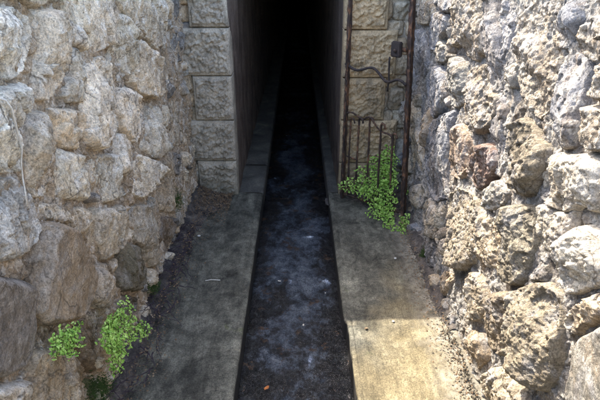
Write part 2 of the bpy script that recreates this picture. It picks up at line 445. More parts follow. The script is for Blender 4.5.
def ledge(name, xedge, xfar, y0, y1, step, mat, seed, rise=0.0, jog=None):
    """Slab with a worn arris along the channel; cross-section swept along y."""
    sgn = 1 if xfar > xedge else -1
    wdt = abs(xfar - xedge)
    prof = [(0.0, -0.30), (0.0, -0.12), (0.0, -0.06), (0.0, -0.02), (0.004, -0.006), (0.012, -0.001), (0.022, 0.0)]
    q = 0.022
    while q + step < wdt: q += step; prof.append((q, 0.0))
    prof.append((wdt, 0.0))
    if wdt > 0.3:
        prof = prof[:7] + [(0.022 + 0.004 * k, 0.0) for k in range(1, 9)] + [p for p in prof[7:] if p[0] > 0.056]
    ys = np.arange(y0, y1 + step * 0.5, step); ys[-1] = y1
    px = np.array([p[0] for p in prof]); pz = np.array([p[1] for p in prof])
    Y, X = np.meshgrid(ys, px, indexing='ij'); Z = np.broadcast_to(pz, X.shape).copy()
    top = np.clip((Z + 0.06) / 0.06, 0, 1)
    chip = np.clip(fbm(Y * 5, X * 3, seed, 4, seed), -1, 1) * 0.0025 + np.clip(perlin(Y * 16, Y * 0, seed + 3, seed) - 0.3, 0, 1) * 0.012
    near = np.exp(-X / 0.02)
    XX = X + near * chip * (0.4 + 0.6 * top)
    if jog is not None: XX = XX + near * jog(Y)
    Z = Z - near * top * np.clip(perlin(Y * 14, Y * 0 + 3, seed, seed + 5), 0, 1) * 0.010
    Z = Z + top * (fbm(X * 5, Y * 5, seed, 5, seed + 2) * 0.0045 + rise * np.clip((X - wdt * 0.55) / wdt, 0, 1) ** 1.3)
    if wdt > 0.3: Z = Z - 0.007 * np.exp(-((X - 0.040 - 0.003 * perlin(Y * 4, Y * 0, seed, 9)) / 0.004) ** 2) * np.clip(perlin(Y * 3, Y * 0 + 5, seed, 6) + 0.6, 0, 1)
    P = np.stack([xedge + sgn * XX, Y, Z], -1)
    V, F = grid_mesh(P, flip=(sgn > 0))
    return prop(mesh_obj(name, V, F, mat), kind="structure")
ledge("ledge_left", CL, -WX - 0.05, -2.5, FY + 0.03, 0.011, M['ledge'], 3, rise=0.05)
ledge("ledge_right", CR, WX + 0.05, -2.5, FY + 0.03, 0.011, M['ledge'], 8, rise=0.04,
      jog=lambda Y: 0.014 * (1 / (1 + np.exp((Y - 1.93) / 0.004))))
jy = on_z(262, 165, 0.0)[1]
ledge("tunnel_ledge_left", CL, TL - 0.03, FY + 0.034, jy - 0.006, 0.012, M['tunnel_ledge'], 13)
ledge("tunnel_ledge_left", CL, TL - 0.03, jy + 0.006, TEND, 0.05, M['tunnel_ledge'], 14)
ledge("tunnel_ledge_right", CR, TR + 0.03, FY + 0.034, TEND, 0.03, M['tunnel_ledge'], 15)

# channel bed: hummocky crusted floor with painted sky reflection, water film on it
xs = np.linspace(CL - 0.03, CR + 0.03, 56)
ys = np.concatenate([np.arange(-2.5, 0.9, 0.05), np.arange(0.9, 4.2, 0.009), np.arange(4.2, TEND + 0.1, 0.15)])
Y, X = np.meshgrid(ys, xs, indexing='ij')
Z = -0.122 + 0.010 * fbm(X * 7, Y * 6, 1.0, 5, 41) + 0.007 * ridged(X * 15, Y * 13, 2.0, 3, 42) + 0.004 * cells(X * 28, Y * 22, 43, 1.0)[0] - 0.003
V, F = grid_mesh(np.stack([X, Y, Z], -1), flip=True)
prop(mesh_obj("channel_bed", V, F, M['bed']), kind="structure")
Zw = -0.110 + 0.0045 * fbm(X * 10, Y * 8, 5.0, 3, 77) + 0.0030 * perlin(X * 27, Y * 22, 6.0, 79)
V, F = grid_mesh(np.stack([X, Y, Zw], -1), flip=True)
prop(mesh_obj("water", V, F, M['water']), kind="structure")

# tunnel bore
def wall_sheet(name, x, sgn, seed):
    ys = np.concatenate([np.arange(FY + 0.012, 6.0, 0.02), np.arange(6.0, TEND + 0.2, 0.15)])
    zs = np.arange(-0.05, 2.02, 0.03)
    Y, Zz = np.meshgrid(ys, zs, indexing='ij')
    h = 0.008 * fbm(Y * 3, Zz * 1.2, seed, 5, seed) * np.clip((Y - FY) / 0.2, 0.2, 1)
    P = np.stack([x + sgn * h, Y, Zz], -1)
    V, F = grid_mesh(P, flip=(sgn < 0))
    return mesh_obj(name, V, F, M['tunnel'])
tunnel = empty("drain_tunnel", (0, FY + 0.3, 0))
prop(tunnel, "dark drainage tunnel running back behind the dressed stone opening", "tunnel")
def reparent(o, p):
    o.location = np.array(o.location) - np.array(p.location); o.parent = p; return o
reparent(wall_sheet("side_wall", TL, 1, 21), tunnel)
reparent(wall_sheet("side_wall", TR, -1, 22), tunnel)
V, F = box_vf(TL - 0.1, TR + 0.1, FY + 0.25, TEND + 0.3, 1.98, 2.15)
mesh_obj("ceiling", V, F, M['tunnel'], tunnel, smooth=False)
V, F = box_vf(TL - 0.1, TR + 0.1, TEND + 0.1, TEND + 0.3, -0.3, 1.975)
mesh_obj("end_wall", V, F, M['tunnel'], tunnel, smooth=False)
parts = [box_vf(-7, TL - 0.02, FY + 0.42, TEND + 1, -0.31, 2.2), box_vf(TR + 0.02, 7, FY + 0.42, TEND + 1, -0.311, 2.2),
         box_vf(TL - 0.019, TR + 0.019, FY + 0.42, TEND + 1, 2.16, 2.2)]
V, F = joinvf(parts)
prop(mesh_obj("embankment", V, F, M['ground'], smooth=False), kind="structure")

# ------------------------------------------------------------------ rubble masonry engine
def smooth_poly(P, it=1):
    P = np.asarray(P, float)
    for _ in range(it):
        Q = np.roll(P, -1, 0)
        P = np.stack([0.86 * P + 0.14 * Q, 0.14 * P + 0.86 * Q], 1).reshape(-1, 2)
    return P
def sdf(P, U, Vv):
    x, y = U.ravel(), Vv.ravel()
    d2 = np.full(x.shape, 1e9); ins = np.zeros(x.shape, bool)
    n = len(P)
    for i in range(n):
        ax, ay = P[i]; bx, by = P[(i + 1) % n]
        ex, ey = bx - ax, by - ay
        t = np.clip(((x - ax) * ex + (y - ay) * ey) / (ex * ex + ey * ey + 1e-12), 0, 1)
        d2 = np.minimum(d2, (x - ax - t * ex) ** 2 + (y - ay - t * ey) ** 2)
        c = (ay > y) != (by > y)
        with np.errstate(divide='ignore', invalid='ignore'):
            xi = ex * (y - ay) / (ey if abs(ey) > 1e-12 else 1e-12) + ax
        ins ^= c & (x < xi)
    d = np.sqrt(d2); d[~ins] *= -1
    return d.reshape(U.shape)
def stone_height(U, Vv, P, prot, seed, style, rng):
    Uw = U + 0.009 * perlin(U * 11, Vv * 11, seed + 0.5, 5) + 0.004 * perlin(U * 34, Vv * 34, seed + 0.7, 6)
    Vw = Vv + 0.009 * perlin(U * 11, Vv * 11, seed + 9.5, 7) + 0.004 * perlin(U * 34, Vv * 34, seed + 9.7, 8)
    d = sdf(P, Uw, Vw)
    Rr = max(d.max(), 0.01)
    d = d + (0.002 if style == 'split' else 0.007)
    prot = (0.70 if style == 'split' else 0.76) * prot * rng.uniform(0.85, 1.15)
    w = min(0.030 if style == 'smooth' else 0.017, 0.45 * Rr)
    p = np.clip(d / w, 0, 1)
    cu, cv = P.mean(0)
    base = prot * (1 - (1 - p) ** (2.4 if style == 'smooth' else 1.6))
    span = 0.5 * max(np.ptp(P[:, 0]), np.ptp(P[:, 1]))
    if style != 'smooth':
        for k in range(rng.integers(4, 8)):                    # chiselled cut planes
            th = rng.uniform(0, 2 * math.pi); o = rng.uniform(0.05, 0.7) * span; sl = rng.uniform(0.25, 0.8)
            pl = prot * rng.uniform(0.9, 1.1) + sl * (o - (math.cos(th) * (U - cu) + math.sin(th) * (Vv - cv)))
            base = np.minimum(base, np.maximum(pl, 0.6 * prot))
    tmax = min(0.5, 0.03 / max(np.ptp(P[:, 0]), 0.02) * 2)
    tilt = (rng.uniform(-tmax, tmax) * (U - cu) + rng.uniform(-0.12, 0.22) * (Vv - cv)) * np.clip(d / 0.03, 0, 1)
    th = rng.uniform(-0.5, 0.35)                               # bedding direction, close to upright
    a = (U * math.cos(th) + Vv * math.sin(th)); b = (-U * math.sin(th) + Vv * math.cos(th))
    wu = 0.25 * perlin(U * 14, Vv * 14, seed + 2, 11); wv = 0.25 * perlin(U * 14, Vv * 14, seed + 4, 12)
    if style == 'smooth':
        r = 0.010 * fbm(U * 6, Vv * 6, seed, 3, 1) + 0.0022 * fbm(U * 45, Vv * 40, seed, 3, 3)
    elif style == 'split':                                     # left wall: sharp fractured limestone
        c1, f1, g1 = cells(a * 23 + wu, b * 7.5 + wv, seed, 1.0)
        c2, f2, g2 = cells(a * 54 + 2 * wu, b * 20 + 2 * wv, seed + 1, 1.0)
        crk = np.exp(-(g1 / 0.07) ** 2) * np.clip(perlin(U * 7, Vv * 5, seed + 8, 13) + 0.25, 0, 0.6)
        crk2 = np.exp(-(g2 / 0.09) ** 2) * np.clip(perlin(U * 12, Vv * 9, seed + 9, 14), 0, 0.5)
        r = 0.017 * c1 + 0.007 * c2 - 0.014 * crk - 0.005 * crk2 + 0.008 * fbm(U * 9, Vv * 7, seed, 4, 1, 0.5) + 0.004 * (ridged(a * 32, b * 11, seed, 3, 2) - 0.5) + 0.0025 * fbm(U * 90, Vv * 90, seed, 2, 4)
    elif style == 'block':
        c1, f1, g1 = cells(a * 17 + wu, b * 11 + wv, seed, 0.9)
        c2, f2, g2 = cells(U * 44 + 2 * wu, Vv * 32 + 2 * wv, seed + 1, 0.9)
        r = 0.009 * c1 + 0.006 * c2 + 0.006 * fbm(U * 11, Vv * 9, seed, 4, 1) + 0.004 * (ridged(a * 34, b * 20, seed, 3, 2) - 0.5) + 0.002 * fbm(U * 100, Vv * 100, seed, 2, 4)
    else:                                                      # right wall: knobbly pitted rock
        c1, f1, g1 = cells(a * 24 + wu, b * 15 + wv, seed, 0.9)
        c2, f2, g2 = cells(U * 52 + 2 * wu, Vv * 46 + 2 * wv, seed + 1, 0.8)
        pits = np.clip(perlin(U * 27, Vv * 25, seed + 6, 9) - 0.10, 0, 1)
        pits2 = np.clip(perlin(U * 62, Vv * 60, seed + 6, 10) - 0.12, 0, 1)
        c3, f3, g3 = cells(U * 80 + 3 * wu, Vv * 74 + 3 * wv, seed + 2, 0.9)
        r = 0.010 * c1 + 0.0065 * c2 + 0.003 * c3 - 0.008 * np.exp(-(g1 / 0.08) ** 2) * np.clip(perlin(U * 8, Vv * 6, seed + 8, 13) + 0.1, 0, 0.6) + 0.008 * fbm(U * 11, Vv * 9, seed, 4, 1, 0.5) + 0.005 * (ridged(a * 34, b * 20, seed, 3, 2) - 0.5) - 0.008 * pits - 0.006 * pits2 + 0.0025 * fbm(U * 100, Vv * 100, seed, 2, 4)
    h = base + tilt + r * (0.35 + 0.65 * p)
    h = np.where(d < 0, h + d * 2.2, h)
    return h, d

PAL = {'g': (0.67, 0.565, 0.41), 'w': (0.77, 0.675, 0.525), 'b': (0.53, 0.425, 0.295), 'o': (0.46, 0.37, 0.255), 'd': (0.20, 0.185, 0.165),
       'u': (0.37, 0.375, 0.39), 'r': (0.24, 0.165, 0.13), 'm': (0.16, 0.165, 0.085), 'c': (0.46, 0.415, 0.34), 'p': (0.43, 0.34, 0.26), 'k': (0.12, 0.11, 0.095)}

class Wall:
    """Heightfield masonry on a plane. to3d(U,V,h) gives world points."""
    def __init__(s, root, u0, u1, v0, v1, step, to3d, flip, stone_mat, mortar_mat, mortar_h, seed, style):
        s.root, s.to3d, s.flip, s.sm, s.style = root, to3d, flip, stone_mat, style
        s.us = np.arange(u0, u1, step); s.vs = np.arange(v0, v1, step); s.step = step
        s.U, s.V = np.meshgrid(s.us, s.vs, indexing='ij')
        s.Hm = mortar_h(s.U, s.V)
        s.H = s.Hm.copy(); s.cover = np.full(s.U.shape, -1.0)
        s.rng = np.random.default_rng(seed); s.n = 0; s.mm = mortar_mat; s.stones = []; s.tone = 0.65 if style == 'knob' else 1.0; s.mcol = (0.44, 0.34, 0.23) if style == 'split' else (0.26, 0.245, 0.22)
    def stone(s, poly, col, prot, style=None):
        P = smooth_poly(poly)
        m = 0.03
        i0, i1 = np.searchsorted(s.us, [P[:, 0].min() - m, P[:, 0].max() + m]); j0, j1 = np.searchsorted(s.vs, [P[:, 1].min() - m, P[:, 1].max() + m])
        if i1 - i0 < 4 or j1 - j0 < 4: return
        sl = (slice(i0, i1), slice(j0, j1))
        s.n += 1
        h, d = stone_height(s.U[sl], s.V[sl], P, prot, s.n * 17 + 3, style or s.style, s.rng)
        s.cover[sl] = np.maximum(s.cover[sl], d)
        vis = (h > s.Hm[sl] - 0.003)
        s.H[sl] = np.maximum(s.H[sl], np.where(d > -0.02, h, -1))
        k = np.maximum.reduce([vis[:-1, :-1], vis[1:, :-1], vis[:-1, 1:], vis[1:, 1:]]) & (d[:-1, :-1] > -0.025)
        if k.sum() < 6: return
        s.stones.append((sl, h, k, col))
    def build(s):
        for sl, h, k, col in s.stones:
            # drop cells wholly buried under neighbouring stones
            top = s.H[sl]
            b = h > top - 0.004
            k = k & np.maximum.reduce([b[:-1, :-1], b[1:, :-1], b[:-1, 1:], b[1:, 1:]])
            if k.sum() < 6: continue
            Vt, F = grid_mesh(s.to3d(s.U[sl], s.V[sl], h), k, s.flip)
            j = s.rng.uniform(0.80, 1.16); t = s.rng.uniform(-0.05, 0.07)
            c = PAL[col] if isinstance(col, str) else col
            mesh_obj("stone", Vt, F, s.sm, s.root, color=tuple(s.tone * q for q in (c[0] * j * (1 + t), c[1] * j, c[2] * j * (1 - t))) + ((0.22,) if not isinstance(col, str) else (0.55,) if col in 'bodrmp' else (1.0,)))
        b = s.Hm > s.H - 0.004
        k = np.maximum.reduce([b[:-1, :-1], b[1:, :-1], b[:-1, 1:], b[1:, 1:]])
        Vt, F = grid_mesh(s.to3d(s.U, s.V, s.Hm), k, s.flip)
        prop(mesh_obj("mortar", Vt, F, s.mm, s.root, color=s.mcol), kind="stuff")
    def fill(s, count, rmin, rmax, cols, prot, region=None):
        """small packing stones in the gaps the traced stones leave"""
        made = 0
        for _ in range(count * 40):
            if made >= count: break
            i, j = s.rng.integers(4, s.U.shape[0] - 4), s.rng.integers(4, s.U.shape[1] - 4)
            g = -s.cover[i, j] if s.cover[i, j] > -0.9 else 0.06
            u, v = s.U[i, j], s.V[i, j]
            if region and not region(u, v): continue
            # true clearance: distance to nearest covered cell
            w = int(rmax / s.step) + 2
            sub = s.cover[max(0, i - w):i + w, max(0, j - w):j + w]
            su = s.U[max(0, i - w):i + w, max(0, j - w):j + w]; sv_ = s.V[max(0, i - w):i + w, max(0, j - w):j + w]
            cm = sub > 0
            clear = np.sqrt(((su - u) ** 2 + (sv_ - v) ** 2)[cm]).min() if cm.any() else rmax
            if clear < rmin: continue
            r = min(clear * 1.25, rmax)
            n = s.rng.integers(4, 6); ph = s.rng.uniform(0, 6)
            el = s.rng.uniform(1.0, 1.6)
            poly = [(u + r * s.rng.uniform(0.8, 1.1) * math.cos(ph + 2 * math.pi * q / n), v + el * r * s.rng.uniform(0.8, 1.1) * math.sin(ph + 2 * math.pi * q / n)) for q in range(n)]
            s.stone(poly, cols[s.rng.integers(0, len(cols))], s.rng.uniform(*prot)); made += 1
    def at(s, u, v):
        i = int(np.clip(np.searchsorted(s.us, u), 0, len(s.us) - 1)); j = int(np.clip(np.searchsorted(s.vs, v), 0, len(s.vs) - 1))
        return s.H[i, j]

def outer_masonry(root, sgn, y0, y1, z0, z1, hole, stone_mat, seed, step=0.022):
    """The wall outside the photograph's view: one coarse rubble face plus the core behind it."""
    ys, zs = np.arange(y0, y1 + step, step), np.arange(z0, z1 + step, step)
    ys[-1], zs[-1] = y1, z1
    Y, Z = np.meshgrid(ys, zs, indexing='ij')
    w = 0.3 * perlin(Y * 6, Z * 6, seed, 3)
    c, f1, g = cells(Y * 5 + w, Z * 4 + w, seed, 0.5)
    h = 0.01 + 0.06 * np.clip(g * 3.5, 0, 1) ** 0.5 + 0.02 * c + 0.012 * fbm(Y * 12, Z * 12, seed, 4, 2)
    P = np.stack([sgn * (WX - h), Y, Z], -1)
    ycen, zcen = 0.5 * (Y[:-1, :-1] + Y[1:, 1:]), 0.5 * (Z[:-1, :-1] + Z[1:, 1:])
    k = ~((ycen > hole[0]) & (ycen < hole[1]) & (zcen > hole[2]) & (zcen < hole[3]))
    V, F = grid_mesh(P, k, flip=(sgn > 0))
    prop(mesh_obj("upper_masonry", V, F, stone_mat, root, color=PAL['c']), kind="stuff")
    x0, x1 = sorted((sgn * (WX + 0.02), sgn * (WX + 0.6)))
    V, F = box_vf(x0, x1, y0, y1, -0.3, z1)
    mesh_obj("core", V, F, M['mortar_left'], root, smooth=False)

# ------------------------------------------------------------------ left wall
U0, U1, V0, V1 = 0.55, FY + 0.06, -0.06, 1.66
STEP = 0.0037
lw = empty("stone_wall", (-WX, 2.0, 0))
prop(lw, "shaded rough limestone rubble wall on the left of the channel", "wall")
def mort_l(U, Vv):
    w_ = 0.3 * perlin(U * 12, Vv * 12, 8.0, 55)
    return 0.017 + 0.014 * cells(U * 24 + w_, Vv * 10 + w_, 57, 1.0)[0] + 0.006 * cells(U * 50, Vv * 30 + w_, 58, 1.0)[0] + 0.009 * fbm(U * 8, Vv * 8, 1.0, 4, 51) + 0.006 * ridged(U * 26, Vv * 22, 2.0, 3, 52) - 0.055 * np.clip(perlin(U * 9, Vv * 8, 3.0, 53) - 0.22, 0, 1) \
        + 0.006 * fbm(U * 60, Vv * 50, 3.0, 3, 54)
LW = Wall(lw, U0, U1, V0, V1, STEP, lambda U, Vv, h: np.stack([-(WX - h), U, Vv], -1), False, M['stone_left'], M['stone_left'], mort_l, 5, 'split')
left_px = [
 ([(-20,-15),(40,-15),(55,0),(45,12),(20,2),(-20,4)], 'b', .07), ([(-30,6),(20,4),(38,12),(44,35),(43,60),(34,80),(10,84),(-30,86)], 'w', .10),
 ([(46,10),(60,6),(70,18),(76,45),(72,75),(60,98),(47,100),(45,80),(50,55)], 'w', .10), ([(62,-2),(85,-8),(95,10),(98,40),(88,54),(77,40),(70,15)], 'g', .085),
 ([(78,45),(88,56),(93,80),(90,102),(74,104),(66,96),(75,72)], 'g', .075), ([(88,-12),(118,-14),(120,15),(120,45),(110,50),(99,60),(96,25)], 'w', .09),
 ([(121,12),(131,14),(139,35),(141,58),(136,75),(126,84),(121,70),(120,40)], 'g', .10), ([(124,-12),(165,-12),(168,20),(170,45),(162,52),(152,42),(145,30),(135,22),(128,8)], 'g', .11),
 ([(143,34),(150,44),(158,54),(166,56),(173,66),(174,85),(168,98),(150,99),(142,90),(138,80),(142,60)], 'g', .11), ([(126,88),(135,86),(148,95),(151,110),(150,135),(141,145),(130,130),(125,110)], 'w', .115),
 ([(92,64),(108,56),(118,62),(122,85),(124,110),(122,138),(110,150),(97,148),(90,130),(89,105),(92,85)], 'w', .10), ([(-30,88),(12,86),(32,82),(42,95),(44,108),(30,115),(25,130),(33,150),(30,170),(10,175),(-30,178)], 'w', .085),
 ([(40,112),(50,110),(60,122),(62,145),(58,175),(54,198),(42,201),(36,180),(32,150),(34,125)], 'g', .075), ([(54,106),(72,106),(86,108),(88,130),(84,150),(72,150),(64,140),(62,122)], 'g', .09),
 ([(64,146),(85,153),(98,155),(99,185),(92,200),(72,203),(60,195),(60,170)], 'g', .075), ([(124,132),(130,131),(139,148),(140,170),(130,178),(124,170),(123,150)], 'w', .115),
 ([(153,102),(160,104),(168,125),(172,150),(166,160),(155,157),(150,150),(152,130)], 'w', .10), ([(142,152),(155,158),(168,163),(171,172),(160,180),(148,200),(141,195),(141,175)], 'w', .095),
 ([(100,155),(122,150),(124,175),(126,198),(110,204),(99,198)], 'g', .07), ([(173,100),(180,105),(181,130),(178,150),(172,145)], 'b', .055), ([(172,150),(181,154),(182,175),(174,172)], 'd', .05),
 ([(160,184),(173,174),(181,178),(180,200),(172,213),(160,210)], 'b', .06), ([(175,70),(179,78),(181,98),(173,98)], 'b', .05), ([(169,-10),(186,-12),(186,25),(172,24)], 'd', .045), ([(172,28),(184,30),(184,60),(176,66),(172,55)], 'd', .04),
 ([(-30,180),(28,176),(38,195),(44,225),(36,250),(20,262),(-30,266)], 'c', .08), ([(52,224),(62,221),(74,226),(84,245),(92,262),(99,272),(98,300),(88,320),(70,325),(55,322),(47,312),(45,280),(47,245)], (0.42,0.325,0.22), .125, 'smooth'),
 ([(46,204),(60,201),(72,206),(88,205),(98,215),(99,235),(99,260),(91,258),(82,240),(74,224),(62,219),(50,219)], 'g', .07), ([(101,207),(112,208),(126,203),(135,215),(132,240),(120,255),(110,262),(102,240)], 'b', .095),
 ([(102,266),(114,261),(122,268),(124,285),(118,305),(106,312),(99,300),(100,280)], 'o', .115), ([(130,240),(140,245),(148,258),(152,272),(150,285),(140,292),(126,290),(123,272),(123,255)], (0.21,0.18,0.12), .08),
 ([(137,205),(148,202),(155,210),(158,235),(160,262),(154,270),(146,250),(136,240)], 'b', .08), ([(160,215),(172,216),(176,228),(170,250),(162,262),(158,240)], (0.23,0.18,0.13), .06),
 ([(-30,270),(10,276),(37,284),(39,320),(39,355),(30,370),(10,378),(-30,380)], (0.20,0.18,0.155), .085, 'smooth'), ([(44,350),(56,345),(64,350),(72,345),(80,352),(84,375),(88,410),(40,410),(40,380)], (0.46,0.37,0.25), .10),
 ([(80,328),(100,306),(104,320),(100,345),(98,375),(90,370),(84,350),(78,340)], (0.26,0.19,0.12), .075), ([(-30,385),(12,384),(34,376),(38,415),(-30,420)], 'c', .085),
 ([(90,378),(98,380),(104,395),(106,412),(92,412)], 'm', .06), ([(121,294),(145,295),(140,308),(128,326),(113,318)], (0.14,0.12,0.095), .05),
]
for e in left_px:
    poly = [on_x(a, b, -(WX - 0.62 * e[2])) for a, b in e[0]]
    LW.stone([(min(u, FY + 0.03), v) for u, v in poly], e[1], e[2] - 0.005, e[3] if len(e) > 3 else None)
LW.fill(90, 0.016, 0.07, ['g', 'b', 'g', 'c', 'd'], (0.05, 0.08))
LW.build()
outer_masonry(lw, -1, -1.4, FY + 0.35, -0.1, LEFT_H, (U0 + 0.012, FY + 0.5, -1, V1 - 0.012), M['stone_left'], 61)

# ------------------------------------------------------------------ right wall
rw = empty("stone_wall", (WX, 2.0, 0))
prop(rw, "sunlit pitted cream limestone rubble wall on the right of the channel", "wall")
def mort_r(U, Vv):
    w_ = 0.3 * perlin(U * 12, Vv * 12, 8.0, 75)
    return 0.022 - 0.014 * np.clip((U - 2.2) / 0.3, 0, 1) + 0.008 * cells(U * 24 + w_, Vv * 14 + w_, 77, 1.0)[0] + 0.005 * cells(U * 50, Vv * 36 + w_, 78, 1.0)[0] + 0.009 * fbm(U * 8, Vv * 8, 1.0, 4, 71) + 0.006 * ridged(U * 24, Vv * 22, 2.0, 3, 72) - 0.05 * np.clip(perlin(U * 9, Vv * 8, 3.0, 73) - 0.28, 0, 1) \
        + 0.004 * fbm(U * 60, Vv * 55, 3.0, 3, 74)
RW = Wall(rw, U0, U1, V0, V1, STEP, lambda U, Vv, h: np.stack([(WX - h), U, Vv], -1), True, M['stone_right'], M['stone_right'], mort_r, 9, 'knob')
right_px = [
 ([(418,-8),(430,2),(433,15),(424,26),(418,24),(416,10)], 'g', .06), ([(434,-12),(452,-12),(453,8),(448,14),(438,12)], 'u', .09, 'block'), ([(428,20),(436,11),(447,16),(447,28),(438,38),(434,52),(426,50),(424,35)], 'u', .085, 'block'),
 ([(454,0),(480,-12),(482,25),(481,50),(472,62),(463,55),(458,42),(449,48),(447,35),(451,18)], 'c', .10), ([(483,-12),(494,-10),(497,40),(499,75),(494,92),(486,88),(484,60),(483,25)], (0.38,0.37,0.36), .085, 'block'),
 ([(434,54),(440,40),(446,46),(448,58),(440,64),(434,62)], 'c', .06), ([(412,30),(422,28),(425,45),(426,65),(420,80),(412,82),(410,55)], 'u', .055, 'block'), ([(427,70),(433,64),(442,72),(444,95),(440,112),(430,120),(424,105),(424,85)], 'u', .08, 'block'),
 ([(445,62),(458,56),(462,66),(464,85),(461,105),(450,108),(446,95),(444,78)], 'c', .085), ([(466,72),(475,64),(482,66),(484,90),(490,95),(490,115),(486,128),(474,134),(465,128),(464,105)], 'c', .10),
 ([(428,122),(440,114),(452,110),(450,128),(445,155),(444,185),(446,198),(432,203),(424,190),(421,160),(422,145)], 'u', .08, 'block'), ([(453,126),(460,124),(466,135),(470,155),(468,163),(460,178),(453,181),(447,176),(447,155)], 'p', .09, 'block'),
 ([(470,156),(482,145),(490,151),(491,165),(482,185),(474,191),(467,178),(467,165)], 'r', .085), ([(412,100),(418,108),(420,140),(420,175),(412,182),(410,150)], 'g', .055, 'block'), ([(492,100),(500,94),(504,110),(500,150),(498,178),(491,172),(491,140),(489,130)], 'u', .070, 'block'),
 ([(508,122),(518,116),(530,135),(540,145),(538,165),(530,185),(525,197),(508,195),(501,188),(503,165),(506,140)], (0.34,0.29,0.21), .105), ([(513,20),(530,-5),(545,-10),(548,30),(552,60),(548,90),(540,113),(530,120),(518,102),(511,80),(511,50)], 'c', .095),
 ([(550,-10),(575,-12),(578,15),(570,40),(560,48),(553,48),(551,20)], 'u', .08, 'block'), ([(577,30),(600,10),(640,10),(640,60),(600,56),(587,60),(573,50)], 'c', .10), ([(556,62),(572,54),(584,66),(580,95),(575,130),(568,148),(557,150),(548,125),(551,95)], 'u', .085, 'block'),
 ([(588,68),(600,63),(640,64),(640,100),(598,103),(587,97)], 'c', .09), ([(584,104),(600,108),(640,104),(640,150),(598,153),(582,150),(578,130)], 'c', .085), ([(541,158),(552,153),(568,157),(580,156),(594,162),(598,190),(588,213),(575,204),(560,213),(541,203),(532,194)], 'w', .10),
 ([(602,160),(640,155),(640,225),(604,225),(597,212),(603,190)], 'c', .09), ([(487,182),(496,180),(503,192),(499,204),(490,213),(479,207),(479,192)], 'c', .085), ([(443,194),(456,187),(470,197),(474,215),(473,245),(469,262),(458,270),(447,266),(442,250),(443,220)], 'o', .10),
 ([(477,213),(490,219),(497,217),(498,240),(495,270),(488,288),(481,282),(477,262),(476,240)], 'g', .075), ([(501,207),(512,205),(529,207),(531,225),(529,250),(519,280),(508,288),(499,283),(501,260)], (0.38,0.33,0.24), .095),
 ([(533,204),(548,207),(562,216),(570,210),(567,225),(559,240),(550,255),(539,249),(533,235)], 'w', .10), ([(578,226),(588,229),(594,245),(600,268),(596,284),(580,289),(565,297),(555,284),(552,265),(559,245)], 'w', .105),
 ([(458,277),(470,271),(480,283),(482,300),(480,317),(470,323),(457,316),(454,295)], 'o', .10), ([(440,272),(450,273),(453,285),(450,297),(440,297),(437,285)], 'b', .07), ([(485,297),(498,291),(508,297),(509,315),(504,345),(495,358),(485,348),(481,325)], (0.38,0.31,0.22), .095),
 ([(513,293),(526,286),(540,286),(552,301),(555,330),(549,370),(540,393),(526,390),(516,370),(513,340)], (0.38,0.33,0.24), .10), ([(457,326),(470,330),(480,336),(483,360),(475,371),(463,361),(456,345)], 'b', .08),
 ([(566,306),(580,301),(600,291),(640,285),(640,316),(600,319),(580,328),(569,338),(559,329)], 'g', .085), ([(573,341),(592,327),(640,319),(660,430),(560,430),(558,395),(564,370)], 'c', .125, 'smooth'),
 ([(478,377),(496,366),(511,378),(521,395),(530,420),(482,420),(476,395)], 'b', .085), ([(424,197),(432,209),(436,225),(432,240),(424,235),(418,215)], 'g', .07, 'block'), ([(410,186),(420,184),(424,195),(418,210),(410,205)], 'g', .05, 'block'),
 ([(421,241),(434,243),(439,255),(437,270),(430,268),(423,258)], 'd', .05), ([(534,262),(548,258),(550,272),(546,284),(534,282),(526,276)], 'd', .05), ([(503,-12),(512,-12),(511,18),(508,60),(501,72),(499,40)], 'u', .06),
]
for e in right_px:
    poly = [on_x(a, b, (WX - 0.62 * e[2])) for a, b in e[0]]
    RW.stone([(min(u, FY + 0.03), v) for u, v in poly], e[1], e[2], e[3] if len(e) > 3 else None)
RW.fill(60, 0.018, 0.075, ['g', 'c', 'u', 'b'], (0.055, 0.085))
RW.build()
outer_masonry(rw, 1, -1.4, FY + 0.35, -0.1, RIGHT_H, (U0 + 0.012, FY + 0.5, -1, V1 - 0.012), M['stone_right'], 62)

